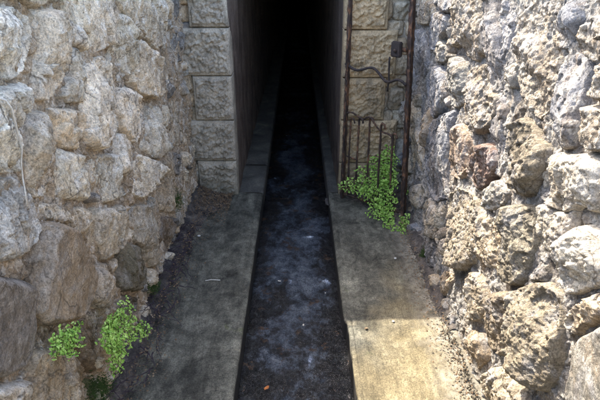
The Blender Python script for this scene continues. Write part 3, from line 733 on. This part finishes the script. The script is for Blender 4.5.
# ------------------------------------------------------------------ facade with dressed quoins round the opening
fc = empty("tunnel_portal", (0, FY, 0))
prop(fc, "tunnel portal of rock faced sandstone blocks between the two rubble walls", "portal")
def quoin(x0, x1, z0, z1, col, seed, depth=0.16, rough=1.0, z_top=False):
    st = 0.0055 if z0 < 1.4 else 0.02
    xs = np.arange(x0, x1 + st * 0.3, st); zs = np.arange(z0, z1 + st * 0.3, st); xs[-1] = x1; zs[-1] = z1
    X, Z = np.meshgrid(xs, zs, indexing='ij')
    e = np.minimum(np.minimum(X - x0, x1 - X), np.minimum(Z - z0, z1 - Z))
    ew = e + 0.005 * perlin(X * 30, Z * 30, seed, 3)
    face = np.clip((ew - 0.014) / 0.010, 0, 1); arr = np.clip(e / 0.006, 0, 1)
    th = 0.5; a = X * math.cos(th) + Z * math.sin(th); b = -X * math.sin(th) + Z * math.cos(th)
    c, f1, g = cells(a * 22 + 0.4 * perlin(X * 20, Z * 20, seed, 1), b * 34, seed, 1.0)
    h = -0.006 * (1 - arr) + 0.0016 * fbm(X * 60, Z * 60, seed, 3, 2)
    h = h + face * rough * (0.011 + 0.009 * c + 0.012 * ridged(a * 13, b * 22, seed, 4, 4) - 0.007 + 0.006 * fbm(X * 24, Z * 24, seed, 4, 5) + 0.009 * cells(X * 55, Z * 55, seed + 9, 1.0)[0])
    n, m = X.shape
    P = np.stack([X, FY - h, Z], -1)
    # returns: wrap the rim back into the wall
    Pb = np.empty((n + 2, m + 2, 3)); Pb[1:-1, 1:-1] = P
    Pb[0, 1:-1] = P[0]; Pb[-1, 1:-1] = P[-1]; Pb[1:-1, 0] = P[:, 0]; Pb[1:-1, -1] = P[:, -1]
    for i, j, k, l in ((0, 0, 0, 0), (0, -1, 0, -1), (-1, 0, -1, 0), (-1, -1, -1, -1)): Pb[i, j] = P[k, l]
    for sl in ((0, slice(None)), (-1, slice(None)), (slice(None), 0), (slice(None), -1)):
        Pb[sl][..., 1] = FY + depth
    V, F = grid_mesh(Pb, flip=False)
    return mesh_obj("quoin_block", V, F, M['quoin'], fc, color=col)
rq = random.Random(4)
def course_z(py): return on_y(231, py, FY)[1]
GL, GR = (0.47, 0.41, 0.32), (0.50, 0.375, 0.225)
gap = 0.004
lzs = [1.72, course_z(-22) + 0.0, course_z(27.5), course_z(76), course_z(120.5), course_z(161), -0.02]
lx = [(180, 0), (188, 10), (177, 50), (194, 98), (185, 140), (199, 178)]
for i in range(6):
    z1, z0 = lzs[i] - gap, lzs[i + 1] + gap
    xa = on_y(lx[i][0], lx[i][1], FY)[0]
    k = rq.uniform(0.8, 1.15)
    quoin(xa, TL + 0.001, z0, z1, tuple(v * k for v in GL), 100 + i)
rzs = [1.72, course_z(-20), course_z(30), course_z(78), course_z(120.5), course_z(163), -0.02]
rx = [(392, 0), (389, 10), (397, 50), (385, 98), (396, 140), (386, 178)]
for i in range(6):
    z1, z0 = rzs[i] - gap, rzs[i + 1] + gap
    xb = on_y(rx[i][0], rx[i][1], FY)[0]
    k = rq.uniform(0.8, 1.15)
    quoin(TR - 0.001, xb, z0, z1, tuple(v * k for v in GR), 120 + i)
# two more courses, the lintel and the wall above it (above the photograph's edge)
for k, (z0, z1) in enumerate(((1.724, 1.97),)):
    quoin(TL - 0.32, TL + 0.001, z0, z1, GL, 140 + k); quoin(TR - 0.001, TR + 0.30, z0, z1, GR, 150 + k)
quoin(TL - 0.30, TR + 0.30, 1.978, 2.15, GL, 160, depth=0.3)
V, F = box_vf(-1.9, 1.9, FY + 0.05, FY + 0.41, 2.156, FACADE_H)
mesh_obj("parapet", V, F, M['mortar_left'], fc, smooth=False)
for xa, xb in ((-1.36, TL - 0.03), (TR + 0.03, 1.36)):
    V, F = box_vf(xa, xb, FY + 0.075, FY + 0.41, -0.3, 2.153)
    mesh_obj("backing", V, F, M['mortar_left'], fc, smooth=False)
# rubble between quoins and side walls
for nm, xa, xb, cols, seed in (("l", -WX - 0.02, -0.50, ['g', 'b', 'd', 'm', 'o'], 31), ("r", 0.46, WX + 0.02, ['g', 'b', 'g', 'c', 'o'], 32)):
    FW = Wall(fc, xa, xb, -0.05, 1.66, 0.006, lambda U, Vv, h: np.stack([U, FY + 0.07 - h, Vv], -1), False, M['quoin'], M['mortar_left'],
              lambda U, Vv: 0.008 + 0.014 * fbm(U * 12, Vv * 12, 1.0, 4, 81) - 0.05 * np.clip(perlin(U * 12, Vv * 10, 4.0, 83) - 0.1, 0, 1), seed, 'block')
    z = -0.03; rz = np.random.default_rng(seed + 100)
    while z < 1.6:
        hh = rz.uniform(0.07, 0.16); x = xa + 0.004
        while x < xb - 0.03:
            ww = rz.uniform(0.07, 0.16); x2 = min(x + ww, xb)
            jj = lambda: rz.uniform(-0.007, 0.007)
            FW.stone([(x + 0.005 + jj(), z + 0.005 + jj()), (x2 - 0.005 + jj(), z + 0.005 + jj()), (x2 - 0.005 + jj(), z + hh - 0.005 + jj()), (x + 0.005 + jj(), z + hh - 0.005 + jj())], cols[rz.integers(0, len(cols))], rz.uniform(0.045, 0.065))
            x = x2
        z += hh
    FW.build()

# ------------------------------------------------------------------ soil at the wall foot
def soil_strip(name, pts_fn, ya, yb, seed, sgn, mat, hgt):
    ys = np.arange(ya, yb, 0.007); q = np.linspace(0, 1, 44)
    Y, Q = np.meshgrid(ys, q, indexing='ij')
    X = WX + 0.02 - Q * pts_fn(Y)
    end = np.clip((Y - ya) / 0.15, 0, 1) * np.where(yb < 3.2, np.clip((yb - Y) / 0.15, 0, 1), 1.0)
    rise = (0.05 if sgn < 0 else 0.04) * np.clip((np.abs(X) - 0.262 - 0.55 * 0.56) / 0.56, 0, 1) ** 1.3
    Z = rise + 0.006 + hgt * (1 - Q) ** 1.6 * end + 0.016 * fbm(X * 9, Y * 9, seed, 5, seed + 1) * (1 - 0.5 * Q) + 0.006 * fbm(X * 45, Y * 45, seed, 3, seed + 2) - 0.05 * Q ** 3
    P = np.stack([sgn * X, Y, Z], -1)
    V, F = grid_mesh(P, flip=(sgn > 0))
    return prop(mesh_obj(name, V, F, mat), kind="structure")
soil_strip("soil_left", lambda Y: 0.135 + 0.14 * np.clip((Y - 2.2) / 1.0, 0, 1) ** 1.5 + 0.12 * np.clip((Y - 3.0) / 0.2, 0, 1), 0.8, FY + 0.02, 91, -1, M['soil'], 0.075)
soil_strip("soil_right", lambda Y: 0.15 + 0.44 * np.clip((Y - 2.86) / 0.42, 0, 1), 1.85, FY + 0.02, 92, 1, M['soil'], 0.07)

# ------------------------------------------------------------------ rusted gate leaf, swung open on the right
HX, HY = TR + 0.022, FY - 0.045                # hinge stile
sx0, sy0 = on_z(402, 219, 0.0)
gx1, gz1 = on_y(412.5, 0, sy0)
gate = empty("iron_gate", (HX, HY, 0))
prop(gate, "rusted iron gate leaf with broken bars swung open against the right wall", "gate")
def gp(t, z, off=0.0):
    lean = (gx1 - sx0) * z / gz1
    x = HX + (sx0 - HX) * t + lean * t; y = HY + (sy0 - HY) * t
    nx, ny = (sy0 - HY), -(sx0 - HX); l = math.hypot(nx, ny)
    return (x + nx / l * off, y + ny / l * off, z)
def bar(name, pts, r, mat='rust', seg=8, parent=None, wob=0.0, sd=0):
    rr = random.Random(sd)
    P = []
    for i in range(len(pts) - 1):
        a, b = Vector(pts[i]), Vector(pts[i + 1]); n = max(2, int((b - a).length / 0.03))
        for k in range(n): P.append(a.lerp(b, k / n))
    P.append(Vector(pts[-1]))
    P = [p + Vector((rr.uniform(-1, 1), rr.uniform(-1, 1), 0)) * wob for p in P]
    rad = [r * rr.uniform(0.82, 1.18) for _ in P]
    V, F = tube_vf(P, rad, seg)
    return mesh_obj(name, V, F, M[mat], parent or gate)
def angle_post(name, t, z0, z1, w, th, sd):
    """L-section stile with pitted flanges"""
    zs = np.arange(z0, z1, 0.02); parts = []
    rr = np.random.default_rng(sd)
    prof = [(-w, 0), (-w, -th), (0, -th), (th * 0.4, 0), (th * 0.4, w * 0.8), (0 - th, w * 0.8), (-th, 0)]
    V, F = [], []
    d = Vector((sx0 - HX, sy0 - HY, 0)).normalized(); n = Vector((d.y, -d.x, 0))
    for z in zs:
        c = Vector(gp(t, z)); j = rr.normal(0, 0.0016, (len(prof), 2))
        for k, (a, b) in enumerate(prof):
            V.append(tuple(c + d * (a + j[k, 0] + w * 0.5) + n * (b + j[k, 1])))
    m = len(prof)
    for i in range(len(zs) - 1):
        for k in range(m):
            F.append((i * m + k, i * m + (k + 1) % m, (i + 1) * m + (k + 1) % m, (i + 1) * m + k))
    F.append(tuple(range(m))); F.append(tuple(range((len(zs) - 1) * m, len(zs) * m))[::-1])
    return mesh_obj(name, V, F, M['rust'], gate, smooth=False)
angle_post("hinge_stile", 0.0, -0.01, 1.75, 0.031, 0.010, 1)
angle_post("lock_stile", 1.0, -0.01, 1.75, 0.037, 0.012, 2)
bar("bottom_rail", [gp(-0.03, 0.03), gp(1.0, 0.045)], 0.010, seg=6, wob=0.002, sd=3)
tb = [0.10, 0.235, 0.43, 0.60, 0.80]
tops = [0.60, 0.615, 0.635, 0.615, 0.57]
for i, (t, zt) in enumerate(zip(tb, tops)):
    lean = [(0.0), (0.01), (-0.005), (0.012), (0.0)][i]
    bar("bar", [gp(t, 0.03), gp(t + lean * 0.5, 0.3, 0.004), gp(t + lean, zt), gp(t + lean + 0.02, zt + 0.014), gp(t + lean + 0.055, zt + 0.006), gp(t + lean + 0.07, zt - 0.02)],
        0.0074 if i else 0.0064, seg=7, wob=0.0008, sd=10 + i)
pts = []
for k in range(40):
    u = k / 39; pts.append(gp(0.02 + 0.8 * u, 0.635 + 0.016 * math.sin(u * 15) - 0.11 * max(0, u - 0.55) / 0.45, 0.012 * math.cos(u * 11)))
bar("bent_rail", pts, 0.0065, seg=6, sd=21)
bar("middle_rail", [gp(0.0, 0.33), gp(0.24, 0.325)], 0.006, seg=6, wob=0.001, sd=22)
pts = []
for k in range(60):
    u = k / 59
    z = 0.955 - 0.02 * u + 0.022 * math.sin(u * 13 + 2.2) * (0.4 + u) - 0.10 * max(0, u - 0.45) ** 1.2
    pts.append(gp(-0.03 + 1.0 * u, z, 0.012 * math.sin(u * 9)))
bar("twisted_bar", pts, 0.0085, 'dark_iron', seg=7, sd=23)
bar("hanging_rod", [gp(0.70, 1.05), gp(0.705, 0.90), gp(0.68, 0.84)], 0.006, 'dark_iron', seg=6, wob=0.002, sd=24)
# lock case on the right-hand stile
lcx, lcz = on_y(396.5, 49, sy0 + 0.03)
lk = bmesh.new()
bmesh.ops.create_cube(lk, size=1.0)
bmesh.ops.scale(lk, vec=(0.066, 0.030, 0.088), verts=lk.verts)
bmesh.ops.bevel(lk, geom=lk.edges[:], offset=0.006, segments=2, affect='EDGES')
rot = Matrix.Rotation(math.atan2(sy0 - HY, sx0 - HX), 4, 'Z')
bmesh.ops.transform(lk, matrix=Matrix.Translation((lcx, sy0 + 0.02, lcz)) @ rot, verts=lk.verts)
me_v = [tuple(v.co) for v in lk.verts]; me_f = [tuple(v.index for v in f.verts) for f in lk.faces]; lk.free()
lock = mesh_obj("lock_case", me_v, me_f, M['dark_iron'], gate, smooth=False)
V, F = tube_vf([(lcx - 0.012, sy0 - 0.004, lcz - 0.005), (lcx - 0.012, sy0 + 0.012, lcz - 0.005)], 0.009, 10)
mesh_obj("keyhole_boss", V, F, M['rust'], lock)
V, F = tube_vf([(lcx + 0.03, sy0 + 0.015, lcz), (lcx + 0.06, sy0 + 0.008, lcz - 0.004)], 0.013, 8)
mesh_obj("bolt", V, F, M['rust'], lock)

# ------------------------------------------------------------------ maidenhair ferns
def leaflet(c, n, up, size, rr):
    """fan-shaped leaflet with a scalloped outer rim: fan of 6 triangles"""
    n = n.normalized(); u = (up - n * up.dot(n))
    if u.length < 1e-4: u = n.orthogonal()
    u.normalize(); s = n.cross(u)
    V = [c]
    K = 7
    for k in range(K):
        a = -1.05 + 2.1 * k / (K - 1)
        r = size * (1.0 + (0.10 if k % 2 else -0.06)) * rr.uniform(0.92, 1.08)
        V.append(c + u * math.cos(a) * r + s * math.sin(a) * r + n * (-0.18 * size * abs(a)))
    F = [(0, k, k + 1) for k in range(1, K)]
    return V, F
def fern(label, group, base, fronds, seed, size, facing, shrink=1.0):
    rr = random.Random(seed)
    root = empty("maidenhair_fern", base)
    prop(root, label, "fern", group)
    B = Vector(base)
    for (tip, sag) in fronds:
        T = B.lerp(Vector(tip), shrink)
        st = B + Vector((rr.uniform(-1, 1), rr.uniform(-1, 1), rr.uniform(-1, 1))) * 0.015
        mid = st.lerp(T, 0.5) + Vector((0, 0, sag)) + facing * rr.uniform(0.01, 0.04)
        pts = [(st * (1 - t) ** 2 + mid * 2 * t * (1 - t) + T * t * t) for t in [k / 10 for k in range(11)]]
        L = (T - st).length
        sp = [tube_vf(pts, [0.0015 - 0.0008 * k / 10 for k in range(11)], 4, False)]
        lv = []
        npin = max(5, int(L / 0.017))
        for k in range(npin):
            t = 0.22 + 0.78 * k / (npin - 1)
            p = pts[min(10, int(t * 10))].lerp(pts[min(10, int(t * 10) + 1)], t * 10 - int(t * 10))
            ax = (pts[min(10, int(t * 10) + 1)] - pts[max(0, int(t * 10) - 1)]).normalized()
            side = ax.cross(facing + Vector((rr.uniform(-.4, .4), rr.uniform(-.4, .4), rr.uniform(-.4, .4)))).normalized() * (1 if k % 2 else -1)
            bl = L * 0.15 * (1.05 - 0.75 * t) * rr.uniform(0.5, 1.3) + 0.009
            q = p + side * bl + ax * bl * 0.55 + Vector((0, 0, -bl * 0.15))
            sp.append(tube_vf([p, p.lerp(q, 0.5) + facing * 0.003, q], 0.0007, 3, False))
            nl = max(2, int(bl / (size * 0.85)) + 1)
            for m in range(nl):
                c = p.lerp(q, (m + 0.7) / nl) + Vector((rr.uniform(-1, 1), rr.uniform(-1, 1), rr.uniform(-1, 1))) * size * 0.35
                nn = facing + Vector((rr.uniform(-.7, .7), rr.uniform(-.7, .7), rr.uniform(-.2, .9)))
                up = (side if m % 2 else -side * 0.4) + ax * 0.8 + Vector((rr.uniform(-.5, .5),) * 3)
                lv.append(leaflet(c, nn, up, size * rr.choice([0.5, 0.7, 0.85, 1.0, 1.15, 1.35]) * rr.uniform(0.85, 1.1), rr))
        lv.append(leaflet(T, facing + Vector((0, 0, .4)), (T - mid).normalized(), size, rr))
        V, F = joinvf(sp)
        fr = mesh_obj("frond", V, F, M['stem'], root)
        V, F = joinvf(lv)
        prop(mesh_obj("leaflets", V, F, M['leaf'], fr, smooth=False), kind="stuff")
rf = random.Random(12)
def left_pt(px, py, out):
    y, z = on_x(px, py, -(WX - 0.08 - out)); return (-(WX - 0.08 - out), y, z)
FACE_L = Vector((0.75, -0.55, 0.45))
# smaller fern under the rounded brown stone
fr = [(left_pt(a, b, o), 0.02) for a, b, o in [(79, 318, .05), (70, 326, .05), (60, 328, .04), (50, 340, .04), (48, 349, .04), (58, 347, .06), (66, 352, .07), (74, 354, .06), (84, 345, .05), (80, 338, .07), (68, 338, .08), (76, 330, .07)]]
fern("small maidenhair fern below the rounded brown stone of the left wall", None, left_pt(68, 343, -0.01), fr, 1, 0.0060, FACE_L, 0.84)
fr = [(left_pt(a, b, o), s) for a, b, o, s in [(128, 297, .03, .02), (122, 303, .05, .02), (133, 306, .04, .02), (118, 312, .07, .01), (136, 318, .06, .02), (128, 316, .09, .02), (148, 327, .06, .02), (140, 330, .09, .02), (150, 332, .05, .0),
      (128, 328, .11, .02), (118, 326, .11, .01), (106, 322, .06, .01), (104, 334, .08, .0), (112, 338, .12, .0), (122, 340, .12, .0), (132, 340, .10, .0), (108, 348, .09, .0), (116, 354, .10, -.01), (124, 352, .10, -.01), (112, 364, .08, -.02), (118, 370, .08, -.02), (114, 376, .07, -.02)]]
fern("larger bright green maidenhair fern at the foot of the left wall", None, left_pt(110, 330, -0.01), fr, 2, 0.0066, FACE_L, 0.96)
def right_pt(px, py, Y):
    x, z = on_y(px, py, Y); return (x, Y, max(z, 0.015))
FACE_R = Vector((-0.35, -0.85, 0.5))
fr = [(right_pt(a, b, Yy), s) for a, b, Yy, s in [(340, 186, 3.20, .06), (348, 180, 3.18, .06), (352, 188, 3.14, .05), (360, 178, 3.15, .06), (358, 170, 3.20, .06), (368, 165, 3.22, .07), (374, 158, 3.22, .08), (384, 152, 3.20, .08), (390, 148, 3.18, .08),
      (396, 158, 3.12, .06), (386, 166, 3.10, .06), (394, 172, 3.06, .05), (376, 176, 3.12, .05), (384, 182, 3.06, .05), (372, 188, 3.05, .04), (378, 198, 3.00, .03), (390, 192, 2.98, .03), (396, 200, 2.95, .02), (370, 204, 2.98, .03),
      (368, 214, 2.98, .03), (376, 218, 2.93, .02), (384, 212, 2.92, .02), (390, 222, 2.88, .02), (386, 232, 2.84, .01), (392, 238, 2.80, .0), (380, 208, 2.95, .02), (392, 212, 2.92, .02), (362, 190, 3.05, .04), (396, 182, 3.0, .04)]]
fern("bushy maidenhair fern growing through the bars of the rusted gate", None, (on_y(384, 195, 3.12)[0], 3.12, 0.05), fr, 3, 0.0108, FACE_R)
fr = [(right_pt(a, b, Yy), s) for a, b, Yy, s in [(402, 218, 2.86, .03), (406, 222, 2.84, .02), (400, 228, 2.82, .02), (406, 232, 2.80, .01), (402, 240, 2.76, .0), (398, 236, 2.80, .01), (408, 216, 2.88, .03), (404, 226, 2.83, .02)]]
fern("little maidenhair fern tuft on the ledge right of the gate post", None, (on_z(404, 222, 0.02)[0], on_z(404, 222, 0.02)[1], 0.03), fr, 4, 0.0102, FACE_R)
fr = [(right_pt(a, b, Yy), s) for a, b, Yy, s in [(406, 186, 3.08, .01), (409, 184, 3.06, .01), (405, 192, 3.04, .0), (409, 191, 3.03, .0)]]
fern("tiny fern sprig between the gate post and the right wall", None, (on_y(409, 188, 3.1)[0], 3.1, on_y(409, 188, 3.1)[1]), fr, 5, 0.0135, FACE_R)

# ------------------------------------------------------------------ roots, litter, small things
rr = random.Random(77)
parts = []
for i in range(150):
    t = rr.random() ** 0.8
    y = 1.35 + 1.5 * t
    x = -(WX - 0.06) + rr.uniform(-0.02, 0.10) * (1.1 - 0.4 * t); z = 0.055 + rr.uniform(0, 0.03) - 0.25 * max(0, x + 0.68)
    a = rr.uniform(-0.5, 0.3) - math.pi / 2 + rr.choice([0, 0, 0, 0.35]); L = rr.uniform(0.05, 0.20)
    pts = []; n = 9
    for k in range(n):
        a += rr.uniform(-0.45, 0.40)
        x += math.cos(a) * L / n; y += math.sin(a) * L / n
        zz = max(0.012, 0.070 - 0.36 * max(0, x + 0.72)) + rr.uniform(0.0, 0.012)
        pts.append((x, y, zz))
    r0 = rr.uniform(0.0012, 0.0042)
    parts.append(tube_vf(pts, [r0 * (1 - 0.7 * k / n) for k in range(n)], 5))
V, F = joinvf(parts)
prop(mesh_obj("root_mat", V, F, M['root']), "tangled dark fine roots creeping along the foot of the left wall", "roots", kind="stuff")
parts = []
for i in range(3200):
    side = rr.random()
    if side < 0.5: x, y = rr.uniform(-0.72, -0.48), FY - abs(rr.gauss(0, 0.2)) - 0.02
    elif side < 0.75: x, y = -(WX - 0.08) + abs(rr.gauss(0, 0.06)), rr.uniform(1.2, 3.3)
    else: x, y = (WX - 0.08) - abs(rr.gauss(0, 0.05)), rr.uniform(1.2, 3.3)
    s = rr.uniform(0.002, 0.007); a = rr.uniform(0, 6.3)
    z = 0.012 + 0.09 * max(0, abs(x) - 0.58) / 0.19 + 0.012
    c = Vector((x, y, z)); u = Vector((math.cos(a), math.sin(a), rr.uniform(-.4, .4))) * s; v = Vector((-math.sin(a), math.cos(a), rr.uniform(-.4, .4))) * s * rr.uniform(0.4, 0.9)
    w = Vector((0, 0, s * 0.5))
    parts.append(([c - u, c - v, c + u, c + v, c + w], [(0, 1, 4), (1, 2, 4), (2, 3, 4), (3, 0, 4), (3, 2, 1, 0)]))
V, F = joinvf(parts)
prop(mesh_obj("leaf_litter", V, F, M['litter'], smooth=False), "brown crumbs of leaf litter and grit along the foot of the walls", "litter", kind="stuff")

parts = []
for i in range(900):
    y = rr.uniform(1.0, 3.2); x = (WX - 0.03) - abs(rr.gauss(0, 0.042)) - 0.02
    sz = rr.uniform(0.0012, 0.0052) * (1 if rr.random() < 0.93 else 1.8); z = 0.04 * max(0, (x - 0.222 - 0.31) / 0.56) ** 1.3 + sz * 0.3 + 0.03 * max(0, x - 0.68) / 0.07
    ang = [rr.uniform(-0.3, 0.3) + 2 * math.pi * k / 5 for k in range(5)]
    ring = [Vector((x + math.cos(q) * sz * rr.uniform(0.7, 1.1), y + math.sin(q) * sz * rr.uniform(0.7, 1.1), z)) for q in ang]
    top = Vector((x + rr.uniform(-.3, .3) * sz, y + rr.uniform(-.3, .3) * sz, z + sz * rr.uniform(0.5, 0.9)))
    bot = [Vector((p.x, p.y, z - 0.012)) for p in ring]
    parts.append((ring + bot + [top], [(k, (k + 1) % 5, 10) for k in range(5)] + [(5 + k, 5 + (k + 1) % 5, (k + 1) % 5, k) for k in range(5)]))
V, F = joinvf(parts)
prop(mesh_obj("wall_grit", V, F, M['grit'], smooth=False), "loose pale grit crumbled along the foot of the right wall", "grit", kind="stuff")

def moss(label, centre, normal, spread, count, seed):
    rg = random.Random(seed); nrm = Vector(normal).normalized(); a = nrm.orthogonal().normalized(); b = nrm.cross(a); parts = []
    for _ in range(count):
        u, v = rg.gauss(0, spread), rg.gauss(0, spread * 1.4)
        c = Vector(centre) + a * u + b * v + nrm * rg.uniform(-0.006, 0.006)
        up = (nrm + Vector((rg.uniform(-.6, .6), rg.uniform(-.6, .6), rg.uniform(-.2, .8)))).normalized() * rg.uniform(0.006, 0.013)
        sd_ = up.orthogonal().normalized() * rg.uniform(0.0012, 0.0024); sd2 = up.cross(sd_).normalized() * 0.0016
        parts.append(([c - sd_, c + sd_, c + sd2, c + up], [(0, 1, 3), (1, 2, 3), (2, 0, 3)]))
    V, F = joinvf(parts)
    prop(mesh_obj("moss_patch", V, F, M['moss'], smooth=False), label, "moss", kind="stuff")
def on_wall(px, py, wall, sgn):
    y, z = on_x(px, py, sgn * (WX - 0.045)); return (sgn * (WX - wall.at(y, z) + 0.0), y, z)
moss("dark green moss at the foot of the left wall under the larger fern", on_wall(97, 388, LW, -1), (1, -.3, .2), 0.022, 900, 1)
moss("mossy patch low on the left wall at the edge of the roots", on_wall(152, 286, LW, -1), (1, -.3, .3), 0.018, 500, 2)
moss("mossy streak in the left wall corner beside the bottom quoin", on_wall(178, 200, LW, -1), (1, -.3, .2), 0.03, 700, 3)
moss("small moss tuft at the foot of the right wall near the gate post", on_wall(424, 254, RW, 1), (-1, -.3, .3), 0.016, 450, 4)

def pebble(px, py, r, label, mat='pebble', z=0.0, name="pebble", cat="pebble"):
    x, y = on_z(px, py, z)
    bm = bmesh.new(); bmesh.ops.create_icosphere(bm, subdivisions=2, radius=r)
    rg = random.Random(int(px * 7 + py))
    sx, sy, sz = rg.uniform(0.8, 1.3), rg.uniform(0.7, 1.1), rg.uniform(0.5, 0.75)
    for v in bm.verts:
        k = 1 + rg.uniform(-0.12, 0.12)
        v.co = (v.co.x * sx * k, v.co.y * sy * k, v.co.z * sz * k)
    V = [(v.co.x + x, v.co.y + y, v.co.z + z + r * 0.4) for v in bm.verts]; F = [tuple(v.index for v in f.verts) for f in bm.faces]; bm.free()
    return prop(mesh_obj(name, V, F, M[mat], smooth=False, origin=(x, y, z)), label, cat)
pebble(188, 198, 0.014, "white pebble on the dirt by the foot of the left quoins", z=0.045)
pebble(199, 236, 0.009, "small pale pebble in the middle of the left ledge's upper end", z=0.004)
pebble(395, 259, 0.009, "pale pebble lying on the shaded right ledge", z=0.006)
pebble(366, 329, 0.007, "dark crumb of stone on the sunlit ledge near the channel", 'litter', z=0.002)
pebble(393, 322, 0.007, "pale chip of stone on the sunlit ledge just past the shadow edge", z=0.004)
def strip(name, px, label, cat, r, mat, z):
    pts = []
    for a, b in px:
        x, y = on_z(a, b, z); pts.append((x, y, z + r))
    V, F = tube_vf(pts, r, 6)
    return prop(mesh_obj(name, V, F, M[mat]), label, cat)
strip("twig", [(205, 281), (211, 280), (220, 280.5)], "short bleached twig lying across the left ledge", "twig", 0.0028, 'twig', 0.004)
# pale dry creeper stem running down the near part of the left wall
pts = []
for a, b in [(-6, 92), (4, 100), (10, 108), (16, 120), (22, 134), (28, 148), (32, 162), (35, 178), (37, 192), (38.5, 206)]:
    y, z = on_x(a, b, -(WX - 0.09))
    hh = max(LW.at(y + dy, z + dz) for dy in (-0.01, 0, 0.01) for dz in (-0.01, 0, 0.01))
    pts.append([y, z, hh])
for _ in range(2):
    for i in range(1, len(pts) - 1): pts[i][2] = max(pts[i][2], 0.5 * (pts[i - 1][2] + pts[i + 1][2]))
P3 = [(-(WX - h - 0.004), y, z) for y, z, h in pts]
V, F = tube_vf(P3, [0.0031 - 0.00012 * i for i in range(len(P3))], 7)
prop(mesh_obj("creeper_stem", V, F, M['drystem']), "pale dry creeper stem running down the near left wall stones", "stem")

# scraps caught in the channel
def scrap(px, py, size, label, mat, name, cat, seed):
    rg = random.Random(seed); z = -0.098
    x, y = on_z(px, py, z); a0 = rg.uniform(0, 6.3); ring = []
    for k in range(9):
        a = 2 * math.pi * k / 9; r = size * (1.0 if k % 2 else 0.8) * rg.uniform(0.85, 1.15)
        u, v = r * math.cos(a) * 1.5, r * math.sin(a) * 0.75
        ring.append((x + u * math.cos(a0) - v * math.sin(a0), y + u * math.sin(a0) + v * math.cos(a0), z + rg.uniform(0, 0.35) * size))
    V = ring + [(p[0], p[1], p[2] - 0.0012) for p in ring] + [(x, y, z - 0.1 * size), (x, y, z - 0.1 * size - 0.0012)]
    F = [(k, (k + 1) % 9, 18) for k in range(9)] + [(9 + (k + 1) % 9, 9 + k, 19) for k in range(9)] + [(k, 9 + k, 9 + (k + 1) % 9, (k + 1) % 9) for k in range(9)]
    prop(mesh_obj(name, V, F, M[mat], origin=(x, y, z)), label, cat)
M['deadleaf'] = simple("orange_dead_leaf", [(0.3, (0.30, 0.10, 0.03)), (0.6, (0.50, 0.20, 0.07))], 40)
scrap(266, 388, 0.011, "orange brown dead leaf lying in the channel at the bottom of the picture", 'deadleaf', "dead_leaf", "leaf", 1)
scrap(279, 281, 0.008, "pale scrap in the channel level with the bleached twig", 'twig', "leaf_scrap", "scrap", 2)
scrap(303, 325, 0.007, "pale scrap in the middle of the channel level with the shadow edge", 'twig', "leaf_scrap", "scrap", 3)
scrap(325, 293, 0.005, "smallest pale scrap by the right side of the channel", 'twig', "leaf_scrap", "scrap", 4)
